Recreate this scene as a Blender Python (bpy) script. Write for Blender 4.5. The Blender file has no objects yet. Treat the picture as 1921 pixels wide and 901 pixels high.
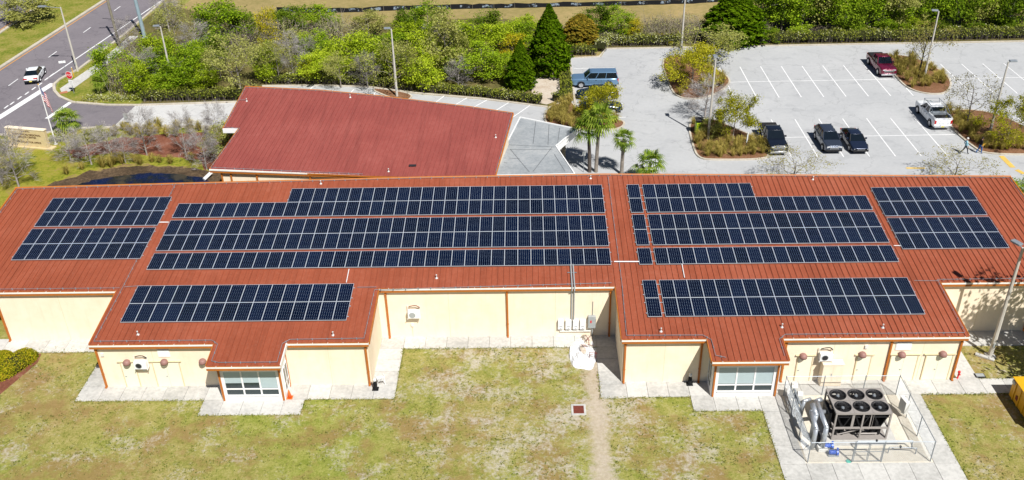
import bpy, bmesh, math, random
import numpy as np
from mathutils import Vector, Matrix
R = math.radians
S = bpy.context.scene
C = S.collection
# ---------------------------------------------------------------- camera
H0 = 43.2
CAM_F, CAM_TH, CAM_ROLL, CAM_YAW = 1769.91, R(31.16884), R(-1.25884), R(-1.20119)
ALPHA = R(6.60644); TA = math.tan(ALPHA)
_c, _s = math.cos(CAM_YAW), math.sin(CAM_YAW)
FWD = Vector((_s*math.cos(CAM_TH), _c*math.cos(CAM_TH), -math.sin(CAM_TH)))
_r = Vector((_c, -_s, 0)); _u = _r.cross(FWD)
CR = _r*math.cos(CAM_ROLL) + _u*math.sin(CAM_ROLL)
CU = -_r*math.sin(CAM_ROLL) + _u*math.cos(CAM_ROLL)
EYE = Vector((0, 0, H0))
cam = bpy.data.cameras.new('camera'); camo = bpy.data.objects.new('camera', cam); C.objects.link(camo)
m = Matrix((CR, CU, -FWD)).transposed().to_4x4(); m.translation = EYE
camo.matrix_world = m
cam.sensor_width = 36; cam.lens = CAM_F/1921*36; cam.clip_end = 3000; cam.clip_start = 0.5
S.camera = camo
S.render.resolution_x = 1024; S.render.resolution_y = 480
# ---------------------------------------------------------------- light
SUN_EL, SUN_AZ = R(52), R(151)      # azimuth clockwise from +Y
w = bpy.data.worlds.new("World"); S.world = w; w.use_nodes = True
nt = w.node_tree; nt.nodes.clear()
sky = nt.nodes.new('ShaderNodeTexSky'); sky.sky_type = 'NISHITA'; sky.sun_disc = False
sky.sun_elevation = SUN_EL; sky.sun_rotation = SUN_AZ; sky.air_density = 0.55; sky.dust_density = 0.15
bg = nt.nodes.new('ShaderNodeBackground'); bg.inputs[1].default_value = 0.05
wo = nt.nodes.new('ShaderNodeOutputWorld')
nt.links.new(sky.outputs[0], bg.inputs[0]); nt.links.new(bg.outputs[0], wo.inputs[0])
sun = bpy.data.lights.new('sun', 'SUN'); sun.energy = 5.0; sun.angle = R(0.5); sun.color = (1, 0.972, 0.925)
suno = bpy.data.objects.new('sun', sun); C.objects.link(suno)
sd = Vector((math.sin(SUN_AZ)*math.cos(SUN_EL), math.cos(SUN_AZ)*math.cos(SUN_EL), math.sin(SUN_EL)))
suno.rotation_euler = sd.to_track_quat('Z', 'Y').to_euler(); suno.location = (60, -60, 120)
S.view_settings.view_transform = 'Standard'; S.view_settings.look = 'None'
S.view_settings.exposure = 0.40; S.view_settings.gamma = 1
S.render.engine = 'CYCLES'; S.cycles.max_bounces = 5; S.cycles.diffuse_bounces = 3; S.cycles.transparent_max_bounces = 12
# ---------------------------------------------------------------- helpers
def ray(px, py):
    return CR*((px-960.5)/CAM_F) - CU*((py-450.5)/CAM_F) + FWD
def gp(px, py, z=0.0):           # where the sight line through a photo point meets the height z
    d = ray(px, py); return EYE + d*((z-H0)/d.z)
def wp(px, py, Y):               # ... meets the wall plane y = Y
    d = ray(px, py); return EYE + d*(Y/d.y)
def roofz(y): return 3.97 + TA*(y-51.6)
def rp(px, py, dz=0.0):          # ... meets the big roof
    d = ray(px, py); t = (3.97+dz-TA*51.6-H0)/(d.z-TA*d.y); return EYE + d*t
ONES = 'zeroth first second third fourth fifth sixth seventh eighth ninth tenth eleventh twelfth thirteenth fourteenth fifteenth sixteenth seventeenth eighteenth nineteenth'.split()
def ordn(n):
    if n < 20: return ONES[n]
    t = {2: ('twentieth', 'twenty'), 3: ('thirtieth', 'thirty'), 4: ('fortieth', 'forty'), 5: ('fiftieth', 'fifty')}[n//10]
    return t[0] if n % 10 == 0 else t[1]+'-'+ONES[n % 10]
def tag(o, label, cat, group=None, kind=None):
    if label: o['label'] = label
    if cat: o['category'] = cat
    if group: o['group'] = group
    if kind: o['kind'] = kind
    return o
class MB:
    def __init__(s): s.v = []; s.f = []; s.m = []
    def add(s, vs, fs, mi=0):
        b = len(s.v); s.v += [tuple(p) for p in vs]
        for f in fs: s.f.append(tuple(i+b for i in f)); s.m.append(mi)
        return s
    def box(s, x0, x1, y0, y1, z0, z1, mi=0, M=None):
        vs = [Vector((x, y, z)) for z in (z0, z1) for x, y in ((x0, y0), (x1, y0), (x1, y1), (x0, y1))]
        if M is not None: vs = [M @ p for p in vs]
        return s.add(vs, [(0, 3, 2, 1), (4, 5, 6, 7), (0, 1, 5, 4), (1, 2, 6, 5), (2, 3, 7, 6), (3, 0, 4, 7)], mi)
    def tube(s, a, b, r0, r1=None, n=6, mi=0, cap=True):
        a = Vector(a); b = Vector(b); r1 = r0 if r1 is None else r1
        d = (b-a)
        if d.length < 1e-6: return s
        d.normalize(); u = d.orthogonal().normalized(); v = d.cross(u)
        vs = []
        for p, r in ((a, r0), (b, r1)):
            for i in range(n):
                t = 2*math.pi*i/n; vs.append(p + u*(r*math.cos(t)) + v*(r*math.sin(t)))
        fs = [(i, (i+1) % n, n+(i+1) % n, n+i) for i in range(n)]
        if cap: fs += [tuple(range(n-1, -1, -1)), tuple(range(n, 2*n))]
        return s.add(vs, fs, mi)
    def path(s, pts, r, n=6, mi=0):
        for a, b in zip(pts[:-1], pts[1:]): s.tube(a, b, r, r, n, mi)
        return s
    def prism(s, poly, z0, z1, mi=0, mside=None):
        n = len(poly)
        f0 = z0 if callable(z0) else (lambda x, y: z0); f1 = z1 if callable(z1) else (lambda x, y: z1)
        vs = [(x, y, f0(x, y)) for x, y in poly] + [(x, y, f1(x, y)) for x, y in poly]
        s.add(vs, [tuple(range(n, 2*n)), tuple(range(n-1, -1, -1))], mi)
        s.add(vs, [(i, (i+1) % n, n+(i+1) % n, n+i) for i in range(n)], mi if mside is None else mside)
        return s
    def sheet(s, poly, z, mi=0):
        return s.add([(p[0], p[1], z) for p in poly], [tuple(range(len(poly)))], mi)
    def lathe(s, prof, c=(0, 0, 0), n=12, mi=0, M=None, cap=True):
        vs = []; c = Vector(c)
        for r, z in prof:
            for i in range(n):
                t = 2*math.pi*i/n; p = Vector((r*math.cos(t), r*math.sin(t), z))
                vs.append((M @ p if M is not None else p) + c)
        fs = []
        for k in range(len(prof)-1):
            for i in range(n): fs.append((k*n+i, k*n+(i+1) % n, (k+1)*n+(i+1) % n, (k+1)*n+i))
        if cap: fs += [tuple(range(n-1, -1, -1)), tuple(range((len(prof)-1)*n, len(prof)*n))]
        return s.add(vs, fs, mi)
    def build(s, name, mats, parent=None, smooth=False, loc=None):
        if not isinstance(mats, (list, tuple)): mats = [mats]
        me = bpy.data.meshes.new(name); me.from_pydata(s.v, [], s.f)
        for a in mats: me.materials.append(a)
        me.polygons.foreach_set('material_index', s.m)
        if smooth: me.polygons.foreach_set('use_smooth', [True]*len(s.f))
        me.update()
        o = bpy.data.objects.new(name, me); C.objects.link(o)
        if parent: o.parent = parent
        if loc is not None: o.location = loc
        return o
def recalc(o):
    bm = bmesh.new(); bm.from_mesh(o.data); bmesh.ops.recalc_face_normals(bm, faces=bm.faces); bm.to_mesh(o.data); bm.free(); return o
def bevel(o, wd=0.03, seg=2, angle=35):
    md = o.modifiers.new('bevel', 'BEVEL'); md.width = wd; md.segments = seg; md.limit_method = 'ANGLE'; md.angle_limit = R(angle); return o
def empty(name, loc=(0, 0, 0), rz=0.0, label=None, cat=None, group=None):
    o = bpy.data.objects.new(name, None); C.objects.link(o); o.location = loc; o.rotation_euler = (0, 0, rz)
    o.empty_display_size = 0.3
    return tag(o, label, cat, group)
def mobj(name, mesh, parent=None, loc=None, rz=None, sc=None):
    o = bpy.data.objects.new(name, mesh); C.objects.link(o)
    if parent: o.parent = parent
    if loc is not None: o.location = loc
    if rz is not None: o.rotation_euler = (0, 0, rz)
    if sc is not None: o.scale = sc if hasattr(sc, '__len__') else (sc, sc, sc)
    return o
def copy_tree(root, loc, rz=0.0, sc=1.0, label=None):
    r = root.copy(); C.objects.link(r); r.location = loc; r.rotation_euler = (0, 0, rz)
    r.scale = sc if hasattr(sc, '__len__') else (sc, sc, sc)
    if label: r['label'] = label
    for ch in list(root.children):
        c = ch.copy(); C.objects.link(c); c.parent = r
        for g in list(ch.children):
            d = g.copy(); C.objects.link(d); d.parent = c
    return r
# ---------------------------------------------------------------- materials
def mat(name, col, rough=0.6, spec=0.3, metal=0.0, var=0.12, scale=3.0, bump=0.0, bscale=40.0, col2=None):
    a = bpy.data.materials.new(name); a.use_nodes = True; t = a.node_tree; b = t.nodes['Principled BSDF']
    b.inputs['Roughness'].default_value = rough; b.inputs['Metallic'].default_value = metal
    b.inputs['Specular IOR Level'].default_value = spec
    g = t.nodes.new('ShaderNodeNewGeometry')
    n = t.nodes.new('ShaderNodeTexNoise'); n.inputs['Scale'].default_value = scale; n.inputs['Detail'].default_value = 6; n.inputs['Roughness'].default_value = 0.65
    t.links.new(g.outputs['Position'], n.inputs['Vector'])
    r = t.nodes.new('ShaderNodeValToRGB'); e = r.color_ramp.elements
    c2 = col2 or tuple(c*(1+var) for c in col); c1 = tuple(c*(1-var) for c in col) if col2 is None else col
    e[0].position = 0.3; e[1].position = 0.72
    e[0].color = (*[min(1, c) for c in c1], 1); e[1].color = (*[min(1, c) for c in c2], 1)
    t.links.new(n.outputs[0], r.inputs[0]); t.links.new(r.outputs[0], b.inputs['Base Color'])
    if bump:
        n2 = t.nodes.new('ShaderNodeTexNoise'); n2.inputs['Scale'].default_value = bscale; n2.inputs['Detail'].default_value = 4
        t.links.new(g.outputs['Position'], n2.inputs['Vector'])
        bp = t.nodes.new('ShaderNodeBump'); bp.inputs['Strength'].default_value = bump; bp.inputs['Distance'].default_value = 0.05
        t.links.new(n2.outputs[0], bp.inputs['Height']); t.links.new(bp.outputs[0], b.inputs['Normal'])
    return a
class NB:                                   # small node-building helper
    def __init__(s, name):
        s.mat = bpy.data.materials.new(name); s.mat.use_nodes = True; s.t = s.mat.node_tree; s.b = s.t.nodes['Principled BSDF']
        s.b.inputs['Roughness'].default_value = 0.9; s.b.inputs['Specular IOR Level'].default_value = 0.15
        s.pos = s.t.nodes.new('ShaderNodeNewGeometry').outputs['Position']
    def noise(s, scale, detail=5, rough=0.6, vec=None, off=0.0):
        n = s.t.nodes.new('ShaderNodeTexNoise'); n.inputs['Scale'].default_value = scale; n.inputs['Detail'].default_value = detail
        n.inputs['Roughness'].default_value = rough
        v = vec or s.pos
        if off:
            a = s.t.nodes.new('ShaderNodeVectorMath'); a.operation = 'ADD'; a.inputs[1].default_value = (off, off*0.7, 0); s.t.links.new(v, a.inputs[0]); v = a.outputs[0]
        s.t.links.new(v, n.inputs['Vector']); return n.outputs[0]
    def ramp(s, fac, stops):
        r = s.t.nodes.new('ShaderNodeValToRGB'); e = r.color_ramp.elements
        while len(e) < len(stops): e.new(0.5)
        for i, (p, c) in enumerate(stops):
            e[i].position = p; e[i].color = (*c, 1) if hasattr(c, '__len__') else (c, c, c, 1)
        s.t.links.new(fac, r.inputs[0]); return r.outputs[0]
    def mix(s, fac, a, b, mode='MIX'):
        m = s.t.nodes.new('ShaderNodeMix'); m.data_type = 'RGBA'; m.blend_type = mode
        for k, v in ((0, fac), (6, a), (7, b)):
            if hasattr(v, 'is_linked') or hasattr(v, 'links'): s.t.links.new(v, m.inputs[k])
            elif k == 0: m.inputs[0].default_value = v
            else: m.inputs[k].default_value = (*v, 1)
        return m.outputs[2]
    def math(s, op, a, b=None, c=None, clamp=False):
        m = s.t.nodes.new('ShaderNodeMath'); m.operation = op; m.use_clamp = clamp
        for k, v in enumerate((a, b, c)):
            if v is None: continue
            if hasattr(v, 'links'): s.t.links.new(v, m.inputs[k])
            else: m.inputs[k].default_value = v
        return m.outputs[0]
    def sep(s, vec):
        n = s.t.nodes.new('ShaderNodeSeparateXYZ'); s.t.links.new(vec, n.inputs[0]); return n.outputs
    def bump(s, h, strength, dist=0.05):
        bp = s.t.nodes.new('ShaderNodeBump'); bp.inputs['Strength'].default_value = strength; bp.inputs['Distance'].default_value = dist
        s.t.links.new(h, bp.inputs['Height']); s.t.links.new(bp.outputs[0], s.b.inputs['Normal'])
    def done(s, col):
        s.t.links.new(col, s.b.inputs['Base Color']); return s.mat
def leafmat(name, stops, trans=0.35):
    a = bpy.data.materials.new(name); a.use_nodes = True; t = a.node_tree; t.nodes.clear()
    g = t.nodes.new('ShaderNodeNewGeometry'); oi = t.nodes.new('ShaderNodeObjectInfo')
    n = t.nodes.new('ShaderNodeTexNoise'); n.inputs['Scale'].default_value = 0.55; n.inputs['Detail'].default_value = 3
    t.links.new(g.outputs['Position'], n.inputs['Vector'])
    def M(op, x, y):
        q = t.nodes.new('ShaderNodeMath'); q.operation = op
        for k, v in enumerate((x, y)):
            if hasattr(v, 'links'): t.links.new(v, q.inputs[k])
            else: q.inputs[k].default_value = v
        return q.outputs[0]
    f = M('ADD', M('MULTIPLY', g.outputs['Random Per Island'], 0.55), M('MULTIPLY', n.outputs[0], 0.55))
    f = M('ADD', f, M('MULTIPLY', M('SUBTRACT', oi.outputs['Random'], 0.5), 0.28))
    r = t.nodes.new('ShaderNodeValToRGB'); e = r.color_ramp.elements
    while len(e) < len(stops): e.new(0.5)
    for i, (p, c) in enumerate(stops): e[i].position = p; e[i].color = (*c, 1)
    t.links.new(f, r.inputs[0])
    d = t.nodes.new('ShaderNodeBsdfDiffuse'); tr = t.nodes.new('ShaderNodeBsdfTranslucent'); mx = t.nodes.new('ShaderNodeMixShader')
    mx.inputs[0].default_value = trans
    t.links.new(r.outputs[0], d.inputs[0]); t.links.new(r.outputs[0], tr.inputs[0])
    t.links.new(d.outputs[0], mx.inputs[1]); t.links.new(tr.outputs[0], mx.inputs[2])
    o = t.nodes.new('ShaderNodeOutputMaterial'); t.links.new(mx.outputs[0], o.inputs[0]); return a
# ---------------------------------------------------------------- surfaces
def lawn_mat():
    b = NB('lawn_grass')
    n1 = b.noise(0.16, 5, 0.6); n2 = b.noise(1.1, 6, 0.7); n3 = b.noise(6.0, 6, 0.75); n4 = b.noise(22, 3, 0.7)
    f = b.math('ADD', b.math('MULTIPLY', n2, 0.36), b.math('ADD', b.math('MULTIPLY', n3, 0.36), b.math('MULTIPLY', n4, 0.28)))
    grass = b.ramp(f, [(0.36, (0.075, 0.105, 0.016)), (0.45, (0.195, 0.205, 0.040)), (0.53, (0.31, 0.28, 0.092)), (0.63, (0.42, 0.36, 0.20))])
    big = b.ramp(b.noise(0.09, 3, 0.5, off=31), [(0.38, (0.86, 1.0, 0.62)), (0.62, (1.06, 0.98, 1.05))])
    grass = b.mix(0.85, grass, big, 'MULTIPLY')
    brown = b.ramp(b.noise(0.30, 7, 0.7, off=7), [(0.47, 0.0), (0.60, 0.72)])
    grass = b.mix(brown, grass, (0.25, 0.155, 0.065))
    X, Y, Z = b.sep(b.pos)
    xr = b.math('SUBTRACT', b.math('MULTIPLY', X, 0.02, clamp=False), 0.0)
    sm = b.math('ADD', b.math('MULTIPLY', b.noise(0.32, 7, 0.72, off=13), 0.52), b.math('MULTIPLY', b.noise(3.2, 6, 0.8, off=3), 0.48))
    # bare sand gets commoner near the middle and right of the yard, which is worn
    worn = b.math('MULTIPLY', b.math('SUBTRACT', 1.0, b.math('MULTIPLY', b.math('ABSOLUTE', b.math('SUBTRACT', X, 2.5)), 0.055), clamp=True), 0.055)
    sand = b.ramp(b.math('ADD', sm, worn), [(0.53, 0.0), (0.62, 0.78)])
    yf = b.math('MULTIPLY', b.math('LESS_THAN', Y, 56.5), b.math('GREATER_THAN', Y, 30.0))
    sand = b.math('MULTIPLY', sand, b.math('ADD', 0.3, b.math('MULTIPLY', yf, 0.7)))
    sandc = b.ramp(n3, [(0.35, (0.40, 0.35, 0.28)), (0.65, (0.54, 0.50, 0.44))])
    col = b.mix(sand, grass, sandc)
    # the trodden path from the sand heap down the yard
    xc = b.math('ADD', b.math('MULTIPLY', b.math('SUBTRACT', Y, 42.5), 0.022), b.math('ADD', 4.35, b.math('MULTIPLY', b.math('SUBTRACT', b.noise(0.30, 2, 0.5, off=5), 0.5), 2.0)))
    wd = b.math('ADD', 0.12, b.math('MULTIPLY', b.math('SUBTRACT', 56.0, Y, clamp=False), 0.024))
    dd = b.math('SUBTRACT', b.math('ABSOLUTE', b.math('SUBTRACT', X, xc)), wd)
    dd = b.math('ADD', dd, b.math('MULTIPLY', b.math('SUBTRACT', b.noise(1.7, 8, 0.85, off=9), 0.5), 3.2))
    pm = b.math('MULTIPLY', b.ramp(dd, [(0.0, 0.85), (0.7, 0.0)]), yf)
    pathc = b.ramp(b.noise(3.5, 6, 0.7, off=2), [(0.3, (0.37, 0.30, 0.22)), (0.7, (0.53, 0.46, 0.37))])
    col = b.mix(pm, col, pathc)
    b.bump(b.math('ADD', n3, b.math('MULTIPLY', n4, 0.6)), 0.7, 0.06)
    return b.done(col)
def ground_mat(name, stops, scale=1.0, bump=0.5):
    b = NB(name)
    f = b.math('ADD', b.math('MULTIPLY', b.noise(scale*0.3, 5, 0.65), 0.45), b.math('MULTIPLY', b.noise(scale*3, 6, 0.75), 0.55))
    b.bump(b.noise(scale*9, 4, 0.7), bump, 0.05)
    return b.done(b.ramp(f, stops))
M_lawn = lawn_mat()
M_bank = ground_mat('bank_grass', [(0.36, (0.05, 0.075, 0.01)), (0.45, (0.17, 0.19, 0.015)), (0.53, (0.27, 0.245, 0.035)), (0.62, (0.25, 0.17, 0.08)), (0.7, (0.40, 0.32, 0.22))])
M_median = ground_mat('median_grass', [(0.36, (0.06, 0.11, 0.008)), (0.46, (0.155, 0.18, 0.020)), (0.54, (0.25, 0.225, 0.05)), (0.64, (0.33, 0.265, 0.11))], 1.1)
M_field = ground_mat('dry_field', [(0.3, (0.17, 0.155, 0.045)), (0.48, (0.27, 0.215, 0.085)), (0.62, (0.36, 0.27, 0.12)), (0.75, (0.45, 0.31, 0.13))], 0.35, 0.25)
M_wood_floor = ground_mat('woodland_floor', [(0.3, (0.045, 0.05, 0.014)), (0.5, (0.12, 0.105, 0.035)), (0.7, (0.22, 0.16, 0.075))])
M_mulch = ground_mat('bark_mulch', [(0.3, (0.085, 0.042, 0.02)), (0.5, (0.19, 0.095, 0.05)), (0.72, (0.33, 0.19, 0.11))], 2.0, 0.9)
M_redmulch = ground_mat('red_mulch', [(0.3, (0.09, 0.033, 0.02)), (0.5, (0.20, 0.075, 0.045)), (0.72, (0.34, 0.19, 0.14))], 2.0, 0.9)
M_mud = ground_mat('pond_mud', [(0.34, (0.018, 0.016, 0.010)), (0.48, (0.075, 0.05, 0.03)), (0.60, (0.16, 0.11, 0.065)), (0.7, (0.20, 0.18, 0.03))], 1.2)
M_sand = ground_mat('pale_sand', [(0.3, (0.30, 0.20, 0.12)), (0.5, (0.50, 0.43, 0.35)), (0.7, (0.62, 0.57, 0.50))], 1.6, 0.5)
M_gravel = ground_mat('gravel', [(0.3, (0.50, 0.45, 0.36)), (0.5, (0.66, 0.61, 0.51)), (0.7, (0.78, 0.74, 0.65))], 5.0, 0.6)
def asphalt(name, c1, c2, tint):
    b = NB(name); b.b.inputs['Roughness'].default_value = 0.85
    f = b.math('ADD', b.math('MULTIPLY', b.noise(0.13, 6, 0.65), 0.6), b.math('MULTIPLY', b.noise(2.3, 6, 0.7), 0.4))
    col = b.ramp(f, [(0.33, c1), (0.66, c2)])
    st = b.ramp(b.noise(0.5, 4, 0.6, off=17), [(0.56, 0.0), (0.72, 0.55)])
    col = b.mix(st, col, tint)
    oil = b.ramp(b.noise(1.1, 3, 0.5, off=41), [(0.68, 0.0), (0.78, 0.45)])
    col = b.mix(oil, col, tuple(c*0.5 for c in c1))
    # fine cracks and worn tyre lines
    v = b.t.nodes.new('ShaderNodeTexVoronoi'); v.feature = 'DISTANCE_TO_EDGE'; v.inputs['Scale'].default_value = 0.16
    wv = b.t.nodes.new('ShaderNodeVectorMath'); wv.operation = 'ADD'
    nn = b.t.nodes.new('ShaderNodeTexNoise'); nn.inputs['Scale'].default_value = 0.8; nn.inputs['Detail'].default_value = 4
    b.t.links.new(b.pos, nn.inputs['Vector']); sc = b.t.nodes.new('ShaderNodeVectorMath'); sc.operation = 'SCALE'; sc.inputs['Scale'].default_value = 2.2
    b.t.links.new(nn.outputs['Color'], sc.inputs[0]); b.t.links.new(b.pos, wv.inputs[0]); b.t.links.new(sc.outputs[0], wv.inputs[1])
    b.t.links.new(wv.outputs[0], v.inputs['Vector'])
    cr = b.ramp(v.outputs['Distance'], [(0.0, 0.4), (0.012, 0.0)])
    col = b.mix(cr, col, tuple(c*0.55 for c in c1))
    b.bump(b.noise(30, 3, 0.7), 0.25, 0.02)
    return b.done(col)
M_lot = asphalt('sun_bleached_asphalt', (0.36, 0.368, 0.378), (0.45, 0.455, 0.46), (0.29, 0.298, 0.31))
M_drive = asphalt('pale_driveway', (0.44, 0.44, 0.44), (0.56, 0.555, 0.545), (0.40, 0.40, 0.40))
M_road = asphalt('road_asphalt', (0.155, 0.14, 0.155), (0.21, 0.19, 0.205), (0.12, 0.11, 0.125))
def concrete(name, c1, c2):
    b = NB(name); b.b.inputs['Roughness'].default_value = 0.85
    f = b.math('ADD', b.math('MULTIPLY', b.noise(0.5, 6, 0.7), 0.55), b.math('MULTIPLY', b.noise(4, 6, 0.7), 0.45))
    # every slab cast a little differently
    ri = b.pos.node.outputs['Random Per Island']
    f = b.math('ADD', f, b.math('MULTIPLY', b.math('SUBTRACT', ri, 0.5), 0.16))
    b.bump(b.noise(25, 3, 0.7), 0.2, 0.02)
    return b.done(b.ramp(f, [(0.30, c1), (0.62, c2)]))
M_conc = concrete('concrete', (0.34, 0.335, 0.315), (0.55, 0.54, 0.51))
M_kerb = concrete('kerb_concrete', (0.33, 0.30, 0.24), (0.54, 0.49, 0.41))
M_paint = mat('white_road_paint', (0.62, 0.625, 0.63), 0.7, 0.2, scale=2.6, col2=(0.82, 0.82, 0.82))
M_oldpaint = mat('worn_white_paint', (0.44, 0.43, 0.43), 0.8, 0.2, var=0.2, scale=1.5)
M_ypaint = mat('yellow_road_paint', (0.62, 0.42, 0.10), 0.7, 0.2, var=0.2, scale=1.5)
M_opaint = mat('amber_road_line', (0.62, 0.30, 0.06), 0.7, 0.2, var=0.15)
def water_mat():
    b = NB('pond_water'); b.b.inputs['Roughness'].default_value = 0.05; b.b.inputs['Specular IOR Level'].default_value = 0.5
    b.bump(b.noise(3.5, 3, 0.5), 0.08, 0.05)
    return b.done(b.ramp(b.noise(0.5, 4, 0.6), [(0.42, (0.003, 0.010, 0.045)), (0.52, (0.008, 0.012, 0.016)), (0.62, (0.05, 0.042, 0.025))]))  # brown patches in the water colour are painted reflections
M_water = water_mat()
def roofmat(name, c1, c2, c3):
    b = NB(name); b.b.inputs['Roughness'].default_value = 0.55; b.b.inputs['Specular IOR Level'].default_value = 0.28
    f = b.math('ADD', b.math('MULTIPLY', b.noise(0.22, 5, 0.65), 0.6), b.math('MULTIPLY', b.noise(3, 6, 0.7), 0.4))
    col = b.ramp(f, [(0.32, c1), (0.52, c2), (0.70, c3)])
    # rain streaks run down the pans
    mp = b.t.nodes.new('ShaderNodeMapping'); mp.inputs['Scale'].default_value = (2.4, 0.10, 0.10); b.t.links.new(b.pos, mp.inputs[0])
    s = b.ramp(b.noise(1.0, 5, 0.7, vec=mp.outputs[0]), [(0.46, 0.0), (0.70, 0.42)])
    col = b.mix(s, col, tuple(c*0.62 for c in c1))
    g = b.ramp(b.noise(9, 4, 0.8, off=4), [(0.52, 0.0), (0.75, 0.20)])
    col = b.mix(g, col, (0.45, 0.30, 0.24))
    return b.done(col)
M_roof = roofmat('red_standing_seam_metal', (0.235, 0.056, 0.026), (0.292, 0.074, 0.036), (0.345, 0.104, 0.060))
M_roof2 = roofmat('maroon_standing_seam_metal', (0.225, 0.052, 0.044), (0.272, 0.067, 0.055), (0.32, 0.090, 0.075))
M_wall = mat('cream_stucco', (0.86, 0.725, 0.52), 0.85, 0.15, var=0.06, scale=0.7, bump=0.15, bscale=30)
_w = NB('cream_stucco'); _w.b.inputs['Roughness'].default_value = .85
_m = _w.t.nodes.new('ShaderNodeMapping'); _m.inputs['Scale'].default_value = (2.2, 2.2, .22); _w.t.links.new(_w.pos, _m.inputs[0])
_c2 = _w.ramp(_w.noise(0.8, 6, .7), [(.3, (.80, .675, .50)), (.7, (.88, .76, .60))])
_st = _w.ramp(_w.noise(1.0, 6, .75, vec=_m.outputs[0]), [(.52, 0.0), (.76, .30)])
_c2 = _w.mix(_st, _c2, (.60, .48, .32)); _w.bump(_w.noise(30, 3, .7), .15, .02); M_wall = _w.done(_c2)
M_tan = mat('tan_painted_block', (0.60, 0.48, 0.27), .85, .15, var=.08)
M_brown = mat('brown_painted_trim', (0.42, 0.135, 0.022), 0.55, 0.3, var=0.12)
M_gutter = mat('pale_gutter_metal', (0.80, 0.78, 0.73), 0.5, 0.4, var=0.1, scale=1.2)
M_white = mat('white_painted_metal', (0.80, 0.80, 0.79), 0.5, 0.4, var=0.03)
M_offwhite = mat('off_white_plastic', (0.72, 0.71, 0.66), 0.5, 0.4, var=0.05)
M_grey = mat('grey_metal', (0.34, 0.36, 0.36), 0.45, 0.5, var=0.08)
M_galv = mat('galvanised_steel', (0.27, 0.30, 0.33), 0.45, 0.4, 0.3, var=0.1)
M_dark = mat('dark_metal', (0.025, 0.025, 0.028), 0.5, 0.4, var=0.2)
M_black = mat('black_rubber', (0.012, 0.012, 0.013), 0.8, 0.2, var=0.2)
M_terra = mat('dusky_pink_fixture', (0.27, 0.145, 0.125), 0.55, 0.35, var=0.08)
M_silver = mat('insulation_cladding', (0.46, 0.49, 0.53), 0.35, 0.5, 0.5, var=0.08, scale=4)
M_blue = mat('blue_pump_paint', (0.02, 0.10, 0.50), 0.4, 0.5, var=0.1)
M_red = mat('red_paint', (0.60, 0.02, 0.025), 0.45, 0.4, var=0.08)
M_orange = mat('orange_cone_plastic', (0.85, 0.16, 0.03), 0.5, 0.4, var=0.06)
M_rust = mat('rusty_iron', (0.19, 0.05, 0.035), 0.8, 0.2, var=0.3, scale=8)
M_pole = mat('pale_concrete_pole', (0.50, 0.47, 0.42), 0.75, 0.2, var=0.1, scale=1.0)
M_yellow = mat('yellow_enamel', (0.66, 0.36, 0.012), 0.45, 0.4, var=0.06)
M_bluepole = mat('blue_grey_steel', (0.30, 0.40, 0.45), 0.5, 0.4, 0.2, var=0.08)
M_wood = mat('weathered_wood', (0.22, 0.20, 0.15), 0.9, 0.15, var=0.25, scale=2.0)
M_bark = mat('grey_bark', (0.24, 0.21, 0.18), 0.95, 0.1, var=0.3, scale=2.0)
M_palebark = mat('pale_twig_bark', (0.34, 0.31, 0.29), 0.95, 0.1, var=0.25, scale=1.0)
M_darkbark = mat('dark_bark', (0.085, 0.07, 0.06), 0.95, 0.1, var=0.3, scale=2.0)
def glassmat(name, col, rough=0.06):
    a = mat(name, col, rough, 0.6, var=0.1); return a
M_glass = glassmat('window_glass', (0.03, 0.045, 0.05))
M_blind = mat('pale_window_blind', (0.40, 0.49, 0.51), 0.35, 0.5, var=0.05)
M_carglass = glassmat('car_glass', (0.006, 0.010, 0.015), 0.05)
def cellmat():
    b = NB('silicon_cells'); b.b.inputs['Roughness'].default_value = 0.10; b.b.inputs['Specular IOR Level'].default_value = 0.11
    tc = b.t.nodes.new('ShaderNodeTexCoord'); X, Y, Z = b.sep(tc.outputs['Object'])
    # a 6 by 12 grid of clipped-corner cells, white backing showing at the corners
    fx = b.math('ABSOLUTE', b.math('SUBTRACT', b.math('FRACT', b.math('ADD', b.math('MULTIPLY', X, 6/0.94), 0.0)), 0.5))
    fy = b.math('ABSOLUTE', b.math('SUBTRACT', b.math('FRACT', b.math('ADD', b.math('MULTIPLY', Y, 12/1.91), 0.0)), 0.5))
    s = b.math('ADD', fx, fy)
    dia = b.math('GREATER_THAN', s, 0.86)
    line = b.math('MAXIMUM', b.math('GREATER_THAN', fx, 0.482), b.math('GREATER_THAN', fy, 0.482))
    oi = b.t.nodes.new('ShaderNodeObjectInfo')
    rr = b.math('ADD', b.math('MULTIPLY', oi.outputs['Random'], 0.3), b.math('MULTIPLY', b.noise(0.25, 4, 0.6), 0.7))
    cell = b.ramp(rr, [(0.2, (0.0008, 0.0028, 0.010)), (0.5, (0.0012, 0.004, 0.017)), (0.8, (0.0022, 0.007, 0.027))])
    col = b.mix(b.math('MULTIPLY', line, 0.18), cell, (0.10, 0.14, 0.24))
    col = b.mix(b.math('MULTIPLY', dia, 0.9), col, (0.30, 0.38, 0.50))
    return b.done(col)
M_cell = cellmat()
M_frame = mat('silver_panel_frame', (0.44, 0.47, 0.51), 0.4, 0.4, 0.1, var=0.04)
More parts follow.
